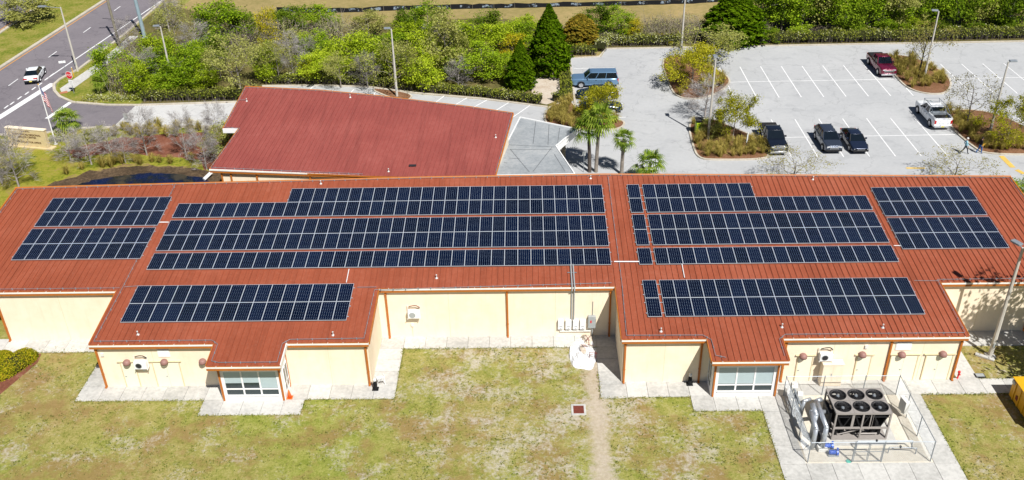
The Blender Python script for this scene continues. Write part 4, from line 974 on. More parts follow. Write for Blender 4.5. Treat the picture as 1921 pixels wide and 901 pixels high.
# insulated pipe runs, each one a pipe with elbows
def pipes(pts, r, label, base=True, m=None):
    p0 = pts[-1]; t = empty('insulated_pipe', (p0[0], p0[1], 0), 0, label, 'pipe', 'silver insulated pipes in the chiller yard')
    b = MB(); P = [Vector((x-p0[0], y-p0[1], z)) for x, y, z in pts]
    b.path(P, r, 10); b.build('pipe', m or M_silver, t, True)
    for p in P[1:-1]: MB().lathe([(0.02, -r*1.03), (r*.55, -r*.88), (r*.88, -r*.5), (r*1.03, 0), (r*.88, r*.5), (r*.55, r*.88), (.02, r*1.03)], p, 10).build('elbow', M_silver, t, True)
    for a, c in zip(P[:-1], P[1:]):
        k = int((c-a).length/.9)
        for i in range(1, k+1): q = a.lerp(c, i/(k+1)); d = (c-a).normalized()*.02; MB().tube(q-d, q+d, r*1.025, r*1.025, 10).build('band', M_silver, t)
    if base: bevel(MB().box(-.3, .3, -.25, .25, .03, .32).build('pedestal', M_offwhite, t), .03)
pipes([(19.0, 47.6, 1.95), (18.65, 47.4, 2.0), (18.62, 44.95, 1.95), (18.62, 44.95, .3)], .15, 'long silver pipe dropping to a white pedestal beside blue pumps')
pipes([(19.2, 46.9, 1.5), (18.05, 46.4, 1.95), (17.98, 44.95, 1.85), (17.98, 44.95, .25)], .15, 'silver pipe dropping just inside the front left fence corner', False)
pipes([(18.25, 46.95, 2.1), (18.25, 46.1, 2.0), (18.25, 46.1, .1)], .17, 'short upright silver pipe left of the chiller', False)
pipes([(18.6, 48.4, 1.3), (18.1, 48.1, 1.4), (18.05, 48.1, .1)], .12, 'rearmost low silver pipe near the control boxes', False)
t = empty('water_tank', (18.45, 45.6, .03), 0, 'dark expansion tank between the silver pipes', 'tank'); MB().lathe([(.05, .1), (.24, .2), (.27, .5), (.24, .85), (.05, .98)], (0, 0, 0), 14).build('tank', M_dark, t, True); MB().box(-.2, .2, -.2, .2, 0, .12).build('foot', M_grey, t)
def pump(x, y, label):
    t = empty('pump', (x, y, .03), 0, label, 'pump', 'blue water pumps')
    MX = Matrix.Rotation(R(90), 4, 'Y'); b = MB().lathe([(.14, -.2), (.15, -.18), (.15, .16), (.10, .22)], (0, 0, .28), 12, 0, MX); b.build('motor', M_blue, t, True)
    MB().lathe([(.2, -.07), (.2, .07)], (.3, 0, .26), 14, 0, MX).tube((.3, 0, .3), (.3, 0, .6), .07, .07, 8).build('volute', M_blue, t)
    MB().box(-.25, .42, -.16, .16, 0, .10).build('base', M_grey, t)
    b = MB()
    for i in range(6): b.tube((-.15+.05*i, 0, .28), (-.14+.05*i, 0, .28), .165, .165, 12)
    b.build('fins', M_blue, t)
pump(18.95, 45.05, 'blue water pump beside the white pedestal, farther one'); pump(19.1, 44.45, 'blue water pump nearest the front fence')
def yard_box(x, y, z0, w, d, h, rz, label, m=None):
    t = empty('control_box', (x, y, 0), rz, label, 'control box', 'grey electrical boxes in the chiller yard')
    bevel(MB().box(-w/2, w/2, -d/2, d/2, z0, z0+h).build('casing', m or M_offwhite, t), .015)
    b = MB()
    for s in (-1, 1): b.tube((s*w*.38, d/2+.03, 0.02), (s*w*.38, d/2+.03, z0+h), .025, .025, 5)
    b.build('stand', M_galv, t); MB().box(-w/2+.03, w/2-.03, -d/2-.012, -d/2-.001, z0+.03, z0+h-.03).build('door', M_grey, t)
yard_box(17.85, 49.6, .75, .55, .4, .75, R(75), 'grey control box at the rear left fence corner'); yard_box(18.05, 48.85, .65, .5, .35, .75, R(75), 'grey control box in front of the rear left one')
yard_box(24.75, 48.1, .45, .7, .28, 1.0, R(-78), 'tan control box fixed to the right fence of the yard', M_offwhite)
t = empty('pipe_frame', (17.75, 48.6, 0), 0, 'galvanised strut frame carrying conduits along the left fence', 'pipe frame')
b = MB()
for y in (-1.0, -.3, .5, 1.1): b.box(-.04, .04, y-.04, y+.04, .02, 1.5)
for z in (.6, 1.0, 1.4): b.box(-.045, .045, -1.05, 1.15, z-.03, z+.03)
b.build('frame', M_galv, t); b = MB()
for i in range(3): b.path([Vector((.10, -1+.05*i, .2+.2*i)), Vector((.10, .3, .4+.22*i)), Vector((.12, .9, 1.3))], .03, 5)
b.build('conduit', M_galv, t)
def pipe_loop(pts, label, r=.035):
    p0 = pts[0]; t = empty('low_pipe', (p0[0], p0[1], 0), 0, label, 'pipe', 'thin low pipes along the front of the chiller yard')
    P = [Vector((x-p0[0], y-p0[1], z)) for x, y, z in pts]; MB().path(P, r, 6).build('pipe', M_galv, t)
    MB().tube(P[len(P)//2]-Vector((0, 0, .04)), P[len(P)//2]+Vector((0, 0, .10)), .07, .07, 8).build('valve', M_dark, t)
pipe_loop([(20.8, 45.0, .05), (20.8, 45.0, .7), (22.0, 45.0, .7), (24.3, 45.0, .7), (24.3, 45.0, .05)], 'long thin pipe loop in front of the chiller', .04)
pipe_loop([(22.7, 44.6, .05), (22.7, 44.6, .55), (23.4, 44.6, .55), (24.4, 44.5, .55), (24.4, 44.5, .05)], 'short thin pipe loop near the front right fence corner', .03)
t = empty('valve_cover', (20.0, 43.9, .03), 0, 'small round green valve cover in the gravel', 'valve cover'); MB().lathe([(.16, 0), (.16, .03), (.10, .045)], (0, 0, 0), 14).build('lid', mat('green_enamel', (.10, .42, .33), .5), t); MB().lathe([(.19, 0), (.19, .012)], (0, 0, 0), 14).build('rim', M_grey, t)
# chain-link fence
t = empty('chain_link_fence', (21.3, 47, 0), 0, 'galvanised chain-link fence around the chiller yard', 'fence')
cl = bpy.data.materials.new('chain_link'); cl.use_nodes = True; n_ = cl.node_tree; bs = n_.nodes['Principled BSDF']; bs.inputs['Base Color'].default_value = (.50, .53, .56, 1); bs.inputs['Metallic'].default_value = .3; bs.inputs['Roughness'].default_value = .5
FX0, FX1, FY0, FY1, FH = 17.42, 25.1, 43.85, 50.25, 1.7
def linkmesh(a, c):
    a = Vector(a); c = Vector(c); L = (c-a).length; d = (c-a)/L; b = MB(); sp = .13; r_ = .0038; up = Vector((0, 0, 1)); n = d.cross(up)*r_
    k = -int(FH/sp)
    while k*sp < L:
        for s in (1, -1):
            # wire from (u0, 0) to (u0+FH, FH), clipped to 0..L
            u0 = k*sp; u1 = u0+FH; w0, w1 = 0.0, FH
            if u0 < 0: w0 = -u0; u0 = 0
            if u1 > L: w1 -= u1-L; u1 = L
            if u1-u0 < .05: continue
            z0, z1 = (w0, w1) if s > 0 else (FH-w0, FH-w1)
            p = a+d*u0+up*(z0*.96+.04); q = a+d*u1+up*(z1*.96+.04); e = (q-p).normalized(); m_ = e.cross(n.normalized())*r_
            b.add([p-m_, p+m_, q+m_, q-m_], [(0, 1, 2, 3)]); b.add([p-n, p+n, q+n, q-n], [(0, 1, 2, 3)])
        k += 1
    return b.build('mesh', cl, t, loc=(-21.3, -47, 0))
def lf(o): o.location = (-21.3, -47, 0); return o
posts = []
for (x0, y0, x1, y1, xs) in ((FX0, FY0, FX1, FY0, (0, .36, .60, 1)), (FX1, FY0, FX1, FY1, (.36, .7, 1)), (FX1, FY1, FX0, FY1, (.30, .66, 1)), (FX0, FY1, FX0, FY0, (.33, .66))):
    linkmesh((x0, y0, 0), (x1, y1, 0))
    rl = MB()
    for z in (FH, ): rl.tube((x0, y0, z), (x1, y1, z), .024, .024, 6)
    lf(rl.build('rail', M_galv, t))
    for u in xs: posts.append((x0+(x1-x0)*u, y0+(y1-y0)*u))
for x, y in posts: lf(MB().tube((x, y, .02), (x, y, FH+.05), .034, .034, 7).build('post', M_galv, t))
for u0, u1 in ((.37, .475), (.485, .59)):
    g = MB(); xa, xb = FX0+(FX1-FX0)*u0, FX0+(FX1-FX0)*u1
    for z in (.12, .9, 1.62): g.tube((xa, FY0, z), (xb, FY0, z), .022, .022, 5)
    for x in (xa, xb): g.tube((x, FY0, .1), (x, FY0, 1.64), .022, .022, 5)
    lf(g.build('gate', M_galv, t))
# ---------------------------------------------------------------- vegetation
def fastmesh(name, V, mats, n=4):
    V = np.asarray(V, dtype=np.float32).reshape(-1, 3); N = len(V)//n
    me = bpy.data.meshes.new(name); me.vertices.add(len(V)); me.vertices.foreach_set('co', V.ravel())
    me.loops.add(len(V)); me.loops.foreach_set('vertex_index', np.arange(len(V), dtype=np.int32))
    me.polygons.add(N); me.polygons.foreach_set('loop_start', np.arange(0, len(V), n, dtype=np.int32)); me.polygons.foreach_set('loop_total', np.full(N, n, dtype=np.int32))
    for m in (mats if isinstance(mats, (list, tuple)) else [mats]): me.materials.append(m)
    me.update(calc_edges=True); me.validate(); return me
def leaves(P, size, rng, up=0.35, asp=0.55, outward=None):
    P = np.asarray(P); N = len(P)
    n = rng.normal(size=(N, 3)); n[:, 2] += up*2
    if outward is not None: n += outward
    n /= np.linalg.norm(n, axis=1)[:, None]+1e-9
    a = rng.normal(size=(N, 3)); a -= (a*n).sum(1)[:, None]*n; a /= np.linalg.norm(a, axis=1)[:, None]+1e-9
    b = np.cross(n, a)
    s = (size*(0.6+0.8*rng.random(N)))[:, None]
    V = np.stack([P-a*s*.5, P+b*s*asp*.5, P+a*s*.5, P-b*s*asp*.5], axis=1)
    return V
def sticks(P, rng, L, w_):
    d = np.array(P)*np.array([1, 1, .25]); d[:, 2] = np.abs(d[:, 2])*.3+.35; d /= np.linalg.norm(d, axis=1)[:, None]+1e-9
    d += rng.normal(size=d.shape)*.45; d /= np.linalg.norm(d, axis=1)[:, None]
    s_ = np.cross(d, rng.normal(size=d.shape)); s_ /= np.linalg.norm(s_, axis=1)[:, None]; l = (L*(.5+rng.random(len(P))))[:, None]
    return np.stack([P-s_*w_, P+s_*w_, P+d*l+s_*w_*.3, P+d*l-s_*w_*.3], 1)
def clumps(rng, n, rx, ry, rz, cz, shell=0.55, lower=-0.75):
    out = []
    while len(out) < n:
        v = rng.normal(size=3); v /= np.linalg.norm(v)
        if v[2] < lower: continue
        r = shell+(1-shell)*rng.random()**0.6
        out.append((v[0]*rx*r, v[1]*ry*r, cz+v[2]*rz*r))
    return np.array(out)
def cloud(rng, cs, per, sig):
    k = np.repeat(np.arange(len(cs)), per); sg = sig*(0.6+0.8*rng.random(len(cs)))
    d = rng.normal(size=(len(k), 3)); d[:, 2] *= 0.7
    return cs[k]+d*sg[k][:, None]
def limbs(rng, h, r, n, spread, start=0.35, wig=0.12, mb=None, sub=2, tips=None, droop=0.0, mi=0):
    """a tapered trunk with limbs that fork; returns the tips"""
    b = mb or MB(); T = [] if tips is None else tips
    lean = rng.normal(size=2)*0.03*h
    P = [Vector((lean[0]*t*t+rng.normal()*wig*.25*t, lean[1]*t*t+rng.normal()*wig*.25*t, h*t)) for t in np.linspace(0, 1, 7)]
    for i in range(6): b.tube(P[i], P[i+1], r*(1-i/7), r*(1-(i+1)/7), 6, mi, i == 0)
    T.append(P[-1])
    def grow(p, d, L, rr, lev):
        q = p; dd = d
        for s in range(3):
            dd = (dd+Vector(rng.normal(size=3))*0.22+Vector((0, 0, 0.12-droop*s*.5))).normalized(); q2 = q+dd*L/3
            b.tube(q, q2, rr*(1-s*.28), rr*(1-(s+1)*.28), 4 if lev else 5, mi, False); q = q2
            if lev < sub and s > 0:
                for _ in range(2): grow(q, (dd+Vector(rng.normal(size=3))*0.75).normalized(), L*.55, rr*.45, lev+1)
        T.append(q)
    for i in range(n):
        t = start+(0.95-start)*i/max(1, n-1); k = min(5, int(t*6)); p = P[k].lerp(P[k+1], t*6-k)
        an = i*2.4+rng.random()*.6; L = spread*(1.05-0.65*abs(t-.45))
        grow(p, Vector((math.cos(an), math.sin(an), .45)).normalized(), L, r*.42*(1-t*.5), 0)
    return b, T
G = {}
G['green'] = leafmat('leaves_green', [(0.25, (0.075, 0.14, 0.006)), (0.5, (0.20, 0.32, 0.012)), (0.75, (0.37, 0.49, 0.03))])
G['lime'] = leafmat('leaves_lime', [(0.25, (0.15, 0.22, 0.008)), (0.5, (0.31, 0.425, 0.016)), (0.75, (0.49, 0.58, 0.04))])
G['dark'] = leafmat('leaves_dark', [(0.25, (0.045, 0.085, 0.005)), (0.5, (0.125, 0.21, 0.012)), (0.78, (0.25, 0.34, 0.024))])
G['olive'] = leafmat('leaves_olive', [(0.25, (0.15, 0.16, 0.03)), (0.5, (0.31, 0.325, 0.07)), (0.75, (0.46, 0.46, 0.14))])
G['yellow'] = leafmat('leaves_yellow', [(0.25, (0.176, 0.176, 0.008)), (0.5, (0.419, 0.392, 0.016)), (0.75, (0.675, 0.540, 0.030))])
G['brush'] = leafmat('leaves_brush', [(0.25, (0.16, 0.125, 0.10)), (0.5, (0.27, 0.225, 0.17)), (0.75, (0.36, 0.36, 0.13))], .2)
G['conifer'] = leafmat('needles_green', [(0.25, (0.022, 0.055, 0.002)), (0.5, (0.062, 0.125, 0.003)), (0.78, (0.13, 0.21, 0.007))], .25)
G['rusty'] = leafmat('needles_rusty', [(0.25, (0.083, 0.090, 0.012)), (0.5, (0.195, 0.173, 0.019)), (0.78, (0.360, 0.240, 0.030))], .25)
G['hedge'] = leafmat('hedge_leaves', [(0.2, (0.075, 0.105, 0.010)), (0.5, (0.23, 0.26, 0.03)), (0.72, (0.36, 0.38, 0.06)), (0.86, (0.60, 0.60, 0.38))], .25)
G['shrub'] = leafmat('shrub_leaves', [(0.25, (0.084, 0.120, 0.007)), (0.5, (0.240, 0.264, 0.012)), (0.75, (0.480, 0.384, 0.024))], .25)
G['palm'] = leafmat('palm_leaves', [(0.25, (0.035, 0.075, 0.006)), (0.5, (0.12, 0.20, 0.015)), (0.78, (0.29, 0.37, 0.05))], .3)
G['straw'] = leafmat('straw_grass', [(0.25, (0.15, 0.13, 0.03)), (0.5, (0.36, 0.30, 0.065)), (0.78, (0.55, 0.44, 0.13))], .3)
G['airy'] = leafmat('airy_leaves', [(0.25, (0.15, 0.16, 0.008)), (0.5, (0.34, 0.34, 0.016)), (0.75, (0.52, 0.48, 0.035))])
G['thin'] = leafmat('thin_brown_leaves', [(0.25, (0.10, 0.085, 0.025)), (0.5, (0.20, 0.175, 0.045)), (0.75, (0.33, 0.30, 0.07))])
G['twig'] = leafmat('dead_twigs', [(0.25, (0.15, 0.13, 0.125)), (0.5, (0.28, 0.255, 0.245)), (0.78, (0.44, 0.41, 0.39))], .1)
PROTO = {}
def proto_tree(kind, seed):
    """crown and trunk meshes for a plant 1 m tall and 1 m wide; scaled when placed"""
    key = (kind, seed)
    if key in PROTO: return PROTO[key]
    rng = np.random.default_rng(hash(kind) % 1000 if False else sum(map(ord, kind))*7+seed)
    if kind in ('green', 'lime', 'dark', 'olive', 'yellow'):
        b, T = limbs(rng, 5.6, .15, 7, 2.1, .25)
        cs = clumps(rng, 36, 2.5, 2.5, 2.85, 3.45, .5, -.8)
        tips = np.array([tuple(t) for t in T]); cs = np.vstack([cs, tips[rng.permutation(len(tips))[:26]]])
        P = cloud(rng, cs, 95 if kind != 'yellow' else 60, .44); P = P[P[:, 2] > .15]
        V = leaves(P, .255, rng, .7); trunk = M_bark; h, wd = 6.4, 5.6
    elif kind == 'brush':
        b = MB()
        for i in range(26):
            a = Vector((rng.normal()*.9, rng.normal()*.9, 0)); e = a+Vector((rng.normal()*.7, rng.normal()*.7, 1.6+rng.random()*1.4)); b.tube(a, e, .025, .008, 3, 0, False)
            for _ in range(4): p = a.lerp(e, .3+.6*rng.random()); b.tube(p, p+Vector((rng.normal()*.5, rng.normal()*.5, .3+.5*rng.random())), .012, .005, 3, 0, False)
        cs = clumps(rng, 34, 1.8, 1.8, 1.5, 1.2, .4, -.6); P = cloud(rng, cs, 34, .32); P = P[P[:, 2] > .05]
        V = leaves(P, .20, rng, .2, .3); trunk = M_bark; h, wd = 2.9, 4.0
    elif kind in ('wispy', 'wispyellow', 'wispbrown'):
        b, T = limbs(rng, 4.6, .11, 10, 2.3, .30, droop=.25, sub=2)
        tips = np.array([tuple(t) for t in T]); k = rng.permutation(len(tips)); cs = tips[k]
        P = cloud(rng, cs, 16 if kind == 'wispy' else (42 if kind == 'wispyellow' else 9), .27)
        V = leaves(P, .19 if kind != 'wispbrown' else .15, rng, .25, .45); trunk = M_bark if kind != 'wispbrown' else M_darkbark; h, wd = 5.2, 5.2
    elif kind == 'bare':
        b, T = limbs(rng, 5.2, .10, 24, 1.5, .14, sub=2); 
        tips = np.array([tuple(t) for t in T]); q = []
        P = cloud(rng, tips, 5, .12); V = sticks(P, rng, .40, .012); trunk = M_palebark; h, wd = 5.4, 3.2
    elif kind in ('conifer', 'rusty'):
        b = MB().tube((0, 0, 0), (0, 0, 5.5), .16, .03, 7)
        n = 17000; t = rng.random(n)**.75; ang = rng.random(n)*2*math.pi
        prof = np.interp(t, [0, .06, .25, .5, .8, 1], [1.0, 1.18, 1.25, .95, .42, .03]) if kind == 'conifer' else np.interp(t, [0, .1, .45, .75, 1], [.95, 1.15, 1.2, .85, .15])
        lump = 1+.10*np.sin(ang*4+t*13+np.sin(t*29)*1.3)+.10*np.sin(ang*8-t*37+np.sin(ang*3)*2)+.10*np.sin(ang*15+t*71+np.sin(t*17)*2)
        r = prof*lump*(.74+.30*rng.random(n)**.5)
        P = np.stack([r*np.cos(ang), r*np.sin(ang), .12+t*5.9], 1)
        out = np.stack([np.cos(ang), np.sin(ang), np.full(n, .5)], 1)*.8
        V = leaves(P, .21, rng, .1, .5, out); trunk = M_darkbark; h, wd = 6.05, 2.6
    rr_ = np.hypot(P[:, 0], P[:, 1]); h = float(np.percentile(P[:, 2], 98.5)); wd = 2*float(np.percentile(rr_, 93))
    cm = fastmesh('crown', V, G.get({'wispy': 'olive', 'wispyellow': 'airy', 'wispbrown': 'thin', 'bare': 'twig'}.get(kind, kind)))
    tb = b.build('trunk', trunk); tm = tb.data; bpy.data.objects.remove(tb)
    PROTO[key] = (tm, cm, h, wd); return PROTO[key]
def hgt(px, py, pt):
    B = gp(px, py); d = ray(px, pt); s = math.hypot(B.x, B.y)/math.hypot(d.x, d.y); return H0+d.z*s
NAMES = {'green': 'broadleaf_tree', 'lime': 'broadleaf_tree', 'dark': 'broadleaf_tree', 'olive': 'broadleaf_tree', 'yellow': 'broadleaf_tree', 'brush': 'bush', 'wispy': 'sparse_tree', 'wispyellow': 'sparse_tree', 'wispbrown': 'sparse_tree', 'bare': 'bare_tree', 'conifer': 'conifer', 'rusty': 'conifer'}
DESC = {'green': 'bright green leafy tree', 'lime': 'lime green leafy tree', 'dark': 'dark green leafy tree', 'olive': 'dull olive leafy tree', 'yellow': 'yellow leaved tree', 'brush': 'brownish leafless bush', 'wispy': 'thin olive tree with wispy branches', 'wispyellow': 'yellow-green airy tree', 'wispbrown': 'thin brown-leaved airy tree', 'bare': 'bare grey tree', 'conifer': 'dense green conifer', 'rusty': 'rust-tinged rounded conifer'}
def plant(kind, px, py, pt, wpx, label, group=None, seed=None, z=0.0):
    sd_ = (int(px*7+py*3) % 3) if seed is None else seed
    tm, cm, h, wd = proto_tree(kind, sd_)
    p = gp(px, py, z); hh = max(.6, hgt(px, py, pt)*.97); dist_ = (p-EYE).length; ww = wpx*dist_/CAM_F
    t = empty(NAMES[kind], p, (px*1.7) % 6.28, label, 'bush' if kind == 'brush' else 'tree', group)
    t.scale = (ww/wd, ww/wd, hh/h)
    mobj('trunk', tm, t); mobj('crown', cm, t); return t
ZONES = []
THICK = [('bare', 282, 160, 90, 50), ('bare', 372, 110, 40, 56), ('bare', 575, 130, 70, 50), ('bare', 690, 165, 100, 50), ('bare', 815, 120, 50, 60), ('bare', 860, 165, 110, 46), ('wispy', 640, 165, 100, 70), ('wispy', 880, 130, 62, 76), # kind, px, base, top, width
 ('green', 212, 158, 80, 64), ('lime', 262, 180, 108, 62), ('brush', 236, 176, 118, 50), ('green', 300, 150, 95, 72), ('lime', 300, 120, 62, 70), ('brush', 268, 122, 72, 66), ('wispy', 335, 105, 5, 72), ('green', 350, 168, 98, 80), ('lime', 385, 168, 118, 60), ('green', 322, 172, 125, 60), ('dark', 398, 128, 62, 80), ('green', 420, 88, 2, 92), ('dark', 462, 84, 22, 56), ('brush', 480, 92, 42, 80),
 ('wispy', 452, 172, 68, 120), ('wispy', 415, 150, 88, 80), ('yellow', 512, 128, 14, 46), ('lime', 505, 150, 80, 60), ('brush', 530, 88, 40, 70), ('dark', 555, 66, 14, 84), ('green', 602, 62, 14, 78), ('bare', 552, 150, 60, 52), ('wispy', 525, 155, 70, 60), ('green', 590, 118, 58, 66), ('green', 622, 128, 78, 60), ('lime', 602, 152, 98, 84), ('yellow', 585, 152, 106, 34), ('brush', 640, 80, 38, 84), ('brush', 600, 88, 45, 70), ('olive', 692, 66, 24, 62), ('lime', 660, 142, 66, 84), ('lime', 702, 146, 66, 88), ('wispy', 742, 168, 78, 110), ('dark', 770, 84, 16, 64), ('green', 803, 66, 4, 74), ('lime', 764, 92, 40, 64), ('olive', 838, 145, 24, 84), ('lime', 800, 140, 58, 78), ('lime', 872, 122, 44, 82), ('dark', 908, 80, 20, 74), ('green', 905, 152, 84, 92), ('lime', 938, 112, 44, 76), ('yellow', 962, 118, 62, 50), ('green', 948, 148, 100, 46), ('lime', 985, 76, 28, 56), ('green', 850, 148, 92, 60), ('lime', 790, 165, 96, 84), ('green', 735, 128, 62, 70), ('brush', 445, 100, 60, 60), ('green', 372, 140, 78, 64), ('olive', 565, 108, 58, 60), ('green', 975, 100, 40, 60)]
def place_zone(items, where, group):
    cnt = {}
    for it in sorted(items, key=lambda i: i[1]): cnt.setdefault(it[0], []).append(it)
    for k, L in cnt.items():
        for i, it in enumerate(L):
            if len(L) == 1: pos = 'the only one of its colour'
            else:
                n = i+1; m_ = len(L)-i
                pos = 'leftmost of its kind' if n == 1 else 'rightmost of its kind' if m_ == 1 else (ordn(n)+' from left of its kind' if n <= m_ else ordn(m_)+' from right of its kind')
            plant(*it, '%s %s, %s' % (DESC[k], where, pos), group)
place_zone(THICK, 'in the thicket', 'trees and bushes of the thicket behind the hedge')
R_ = random.Random(4)
WOOD = []
for i in range(17):
    px = 1440+i*30+R_.uniform(-6, 6); WOOD.append((['dark', 'green', 'dark', 'olive', 'green'][i % 5], px, 66-0.022*(px-1430)+R_.uniform(-8, 2), -48+R_.uniform(-12, 14), 70+R_.uniform(-8, 14)))
for i in range(11):
    px = 1455+i*44+R_.uniform(-8, 8); WOOD.append((['green', 'dark', 'olive'][i % 3], px, 40+R_.uniform(-4, 4), -75, 84))
place_zone(WOOD, 'in the far wood', 'trees of the wood behind the long hedge')
UND = [('brush', 1428, 76, 44, 40), ('dark', 1440, 78, 52, 40), ('green', 1500, 74, 48, 40), ('green', 1665, 66, 34, 50), ('lime', 1700, 66, 30, 44), ('dark', 1880, 60, 36, 60), ('dark', 1760, 62, 34, 50), ('brush', 1540, 70, 50, 40), ('dark', 1600, 68, 44, 50), ('dark', 1820, 62, 40, 46)]
for i, it in enumerate(UND):
    plant(*it, '%s low at the wood edge, %s from left of the low row' % ({'brush': 'brownish leafless bush', 'dark': 'dark green bush', 'green': 'bright green bush', 'lime': 'lime green bush'}[it[0]], ordn(sorted(UND, key=lambda q: q[1]).index(it)+1)), 'low bushes along the wood edge')['category'] = 'bush'
MIDS = [('dark', 1118, 66, 6, 66), ('green', 1160, 70, 14, 66), ('yellow', 1190, 72, 36, 34), ('brush', 1225, 74, 36, 62), ('brush', 1265, 74, 40, 66), ('brush', 1310, 76, 44, 66), ('brush', 1290, 52, 28, 56), ('brush', 1245, 56, 30, 56), ('brush', 1335, 60, 34, 48), ('yellow', 1250, 80, 64, 36), ('brush', 1140, 82, 62, 44), ('brush', 1075, 62, 38, 40)]
place_zone(MIDS, 'on the rough strip', 'bushes on the rough strip')
plant('conifer', 1030, 138, 6, 72, 'largest pointed green conifer at the corner of the car park', seed=0)
plant('conifer', 977, 166, 74, 50, 'slimmer shorter green conifer left of the largest conifer', seed=1)
plant('conifer', 1375, 76, -26, 104, 'broad dark green conifer behind the long hedge at the top edge', seed=2)
plant('rusty', 1088, 86, 26, 60, 'rust-tinged rounded conifer right of the largest conifer')
plant('olive', 58, 42, -14, 80, 'olive roadside tree standing on the grass median')
for i, (px, py, pt, wd_, l) in enumerate(((36, 352, 232, 70, 'large bare grey tree at the left end of the main roof'), (4, 345, 228, 64, 'bare grey tree cut by the left edge of the photo'), (133, 301, 238, 56, 'bare grey tree below the flagpole'), (172, 309, 238, 58, 'bare grey tree right of the one below the flagpole'), (208, 291, 232, 48, 'bare grey tree left of the small parking sign'), (236, 306, 252, 42, 'small bare grey tree nearest the middle of the pond'), (276, 292, 200, 56, 'bare grey tree with a tall thin leader beside the driveway'), (350, 296, 205, 50, 'bare grey tree left of the pair by the maroon roof'), (388, 318, 236, 54, 'bare grey tree closest to the corner of the maroon roof'), (412, 268, 190, 44, 'bare tree standing right behind the white gutter notch'), (318, 60, -20, 46, 'dark bare tree at the top by the road bend'), (245, 92, 30, 40, 'bare brown tree beside the blue-grey pole'))):
    plant('bare', px, py, pt, wd_, l, 'bare grey trees')
plant('olive', 424, 294, 236, 66, 'dense olive bush at the corner of the maroon roof')
plant('olive', 182, 262, 240, 40, 'low olive bush between the bare trees by the driveway')
plant('wispyellow', 1298, 168, 84, 112, 'yellow-green tree on the far left parking island, nearest')
plant('wispy', 1336, 120, 52, 120, 'olive airy tree behind the yellow-green one on the far left island')
plant('wispyellow', 1374, 266, 176, 84, 'light green tree beside the green sign on the near left island'); plant('bare', 1322, 222, 148, 74, 'bare tree rising beside the lamp on the near left island')
plant('olive', 1338, 258, 222, 50, 'low olive bush beside the yellow bin')
plant('wispbrown', 1722, 146, 34, 100, 'thin brown-leaved tree on the island beside the maroon pickup'); plant('wispbrown', 1812, 240, 142, 100, 'thin brown-leaved tree on the island beside the white pickup')
plant('wispyellow', 1886, 272, 184, 92, 'yellow-green tree at the right edge beside the leaning lamp')
plant('wispyellow', 1124, 236, 156, 92, 'yellow-green spreading tree over the two dark sedans')
plant('wispbrown', 1486, 352, 284, 140, 'wispy tree peeping over the ridge in front of the black pickup'); plant('wispbrown', 1785, 352, 290, 130, 'wispy tree peeping over the ridge in front of the two people')
plant('green', 1921, 380, 330, 60, 'leafy tree behind the right end of the main roof')
# the big tree outside the right edge whose shade lies on the end wall
tm, cm, h, wd = proto_tree('dark', 1)
t = empty('broadleaf_tree', (38.7, 51.1, 0), 1.0, 'tall leafy tree right of the yard shading the end wall', 'tree'); t.scale = (1.3, 1.3, 1.75); mobj('trunk', tm, t); mobj('crown', cm, t)
# hedges
def hedge(pts, wd_, h, label, per=62, seed=1):
    rng = np.random.default_rng(seed); P = []; O = []; Q = []
    p0 = pts[0]; t = empty('hedge', (p0[0], p0[1], 0), 0, label, 'hedge', 'clipped hedges'); st = MB()
    for a, c in zip(pts[:-1], pts[1:]):
        a = np.array(a, float); c = np.array(c, float); L = np.linalg.norm(c-a); d = (c-a)/L; n = np.array([-d[1], d[0]]); N = int(L*per*2.6)
        u = rng.random(N)*L; f = rng.random(N)
        s = (rng.random(N)*2-1)*wd_/2; z = np.full(N, h)
        side = f > .48
        s[side] = np.sign(rng.random(side.sum())-.5)*wd_/2; z[side] = h*(.30+.70*rng.random(side.sum())**.6)
        wob = .09*np.sin(u*1.3+seed)+.07*np.sin(u*3.1)+.05*np.sin(u*7.7)
        z = z*(1+wob)+rng.normal(size=N)*.05; s = s*(1+wob)+rng.normal(size=N)*.07
        xy = a[None]+d[None]*u[:, None]+n[None]*s[:, None]
        P.append(np.column_stack([xy, z]))
        M_ = int(L*26); u = rng.random(M_)*L; s = (rng.random(M_)*2-1)*wd_*.5
        for k in range(M_):
            x, y = a+d*u[k]+n*s[k]; st.tube((x-p0[0], y-p0[1], 0), (x-p0[0]+rng.normal()*.12, y-p0[1]+rng.normal()*.12, h*(.55+.3*rng.random())), .022, .012, 3, 0, False)
        cb = MB()
    P = np.vstack(P); P[:, 0] -= p0[0]; P[:, 1] -= p0[1]
    V = leaves(P, .17, rng, .5, .6); mobj('foliage', fastmesh('foliage', V, G['hedge']), t); st.build('stems', M_bark, t)
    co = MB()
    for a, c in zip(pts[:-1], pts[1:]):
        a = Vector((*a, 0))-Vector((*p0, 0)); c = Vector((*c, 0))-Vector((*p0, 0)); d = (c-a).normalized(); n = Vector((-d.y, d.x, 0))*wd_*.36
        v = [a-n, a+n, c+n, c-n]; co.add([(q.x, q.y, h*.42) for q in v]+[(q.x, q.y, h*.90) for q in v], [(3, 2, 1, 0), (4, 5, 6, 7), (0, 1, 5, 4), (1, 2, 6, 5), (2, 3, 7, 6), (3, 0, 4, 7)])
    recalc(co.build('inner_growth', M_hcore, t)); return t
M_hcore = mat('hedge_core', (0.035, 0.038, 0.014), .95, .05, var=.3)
hedge([(-45.7, 104.5), (-33.9, 104.5)], 1.3, 1.25, 'straight clipped hedge along the driveway by the lamp post', seed=2)
hedge([(-32.2, 109.4), (-25.4, 109.2), (-19.4, 108.5), (-13.6, 106.5)], 1.1, 1.05, 'curving hedge behind the maroon roof, left stretch', seed=3)
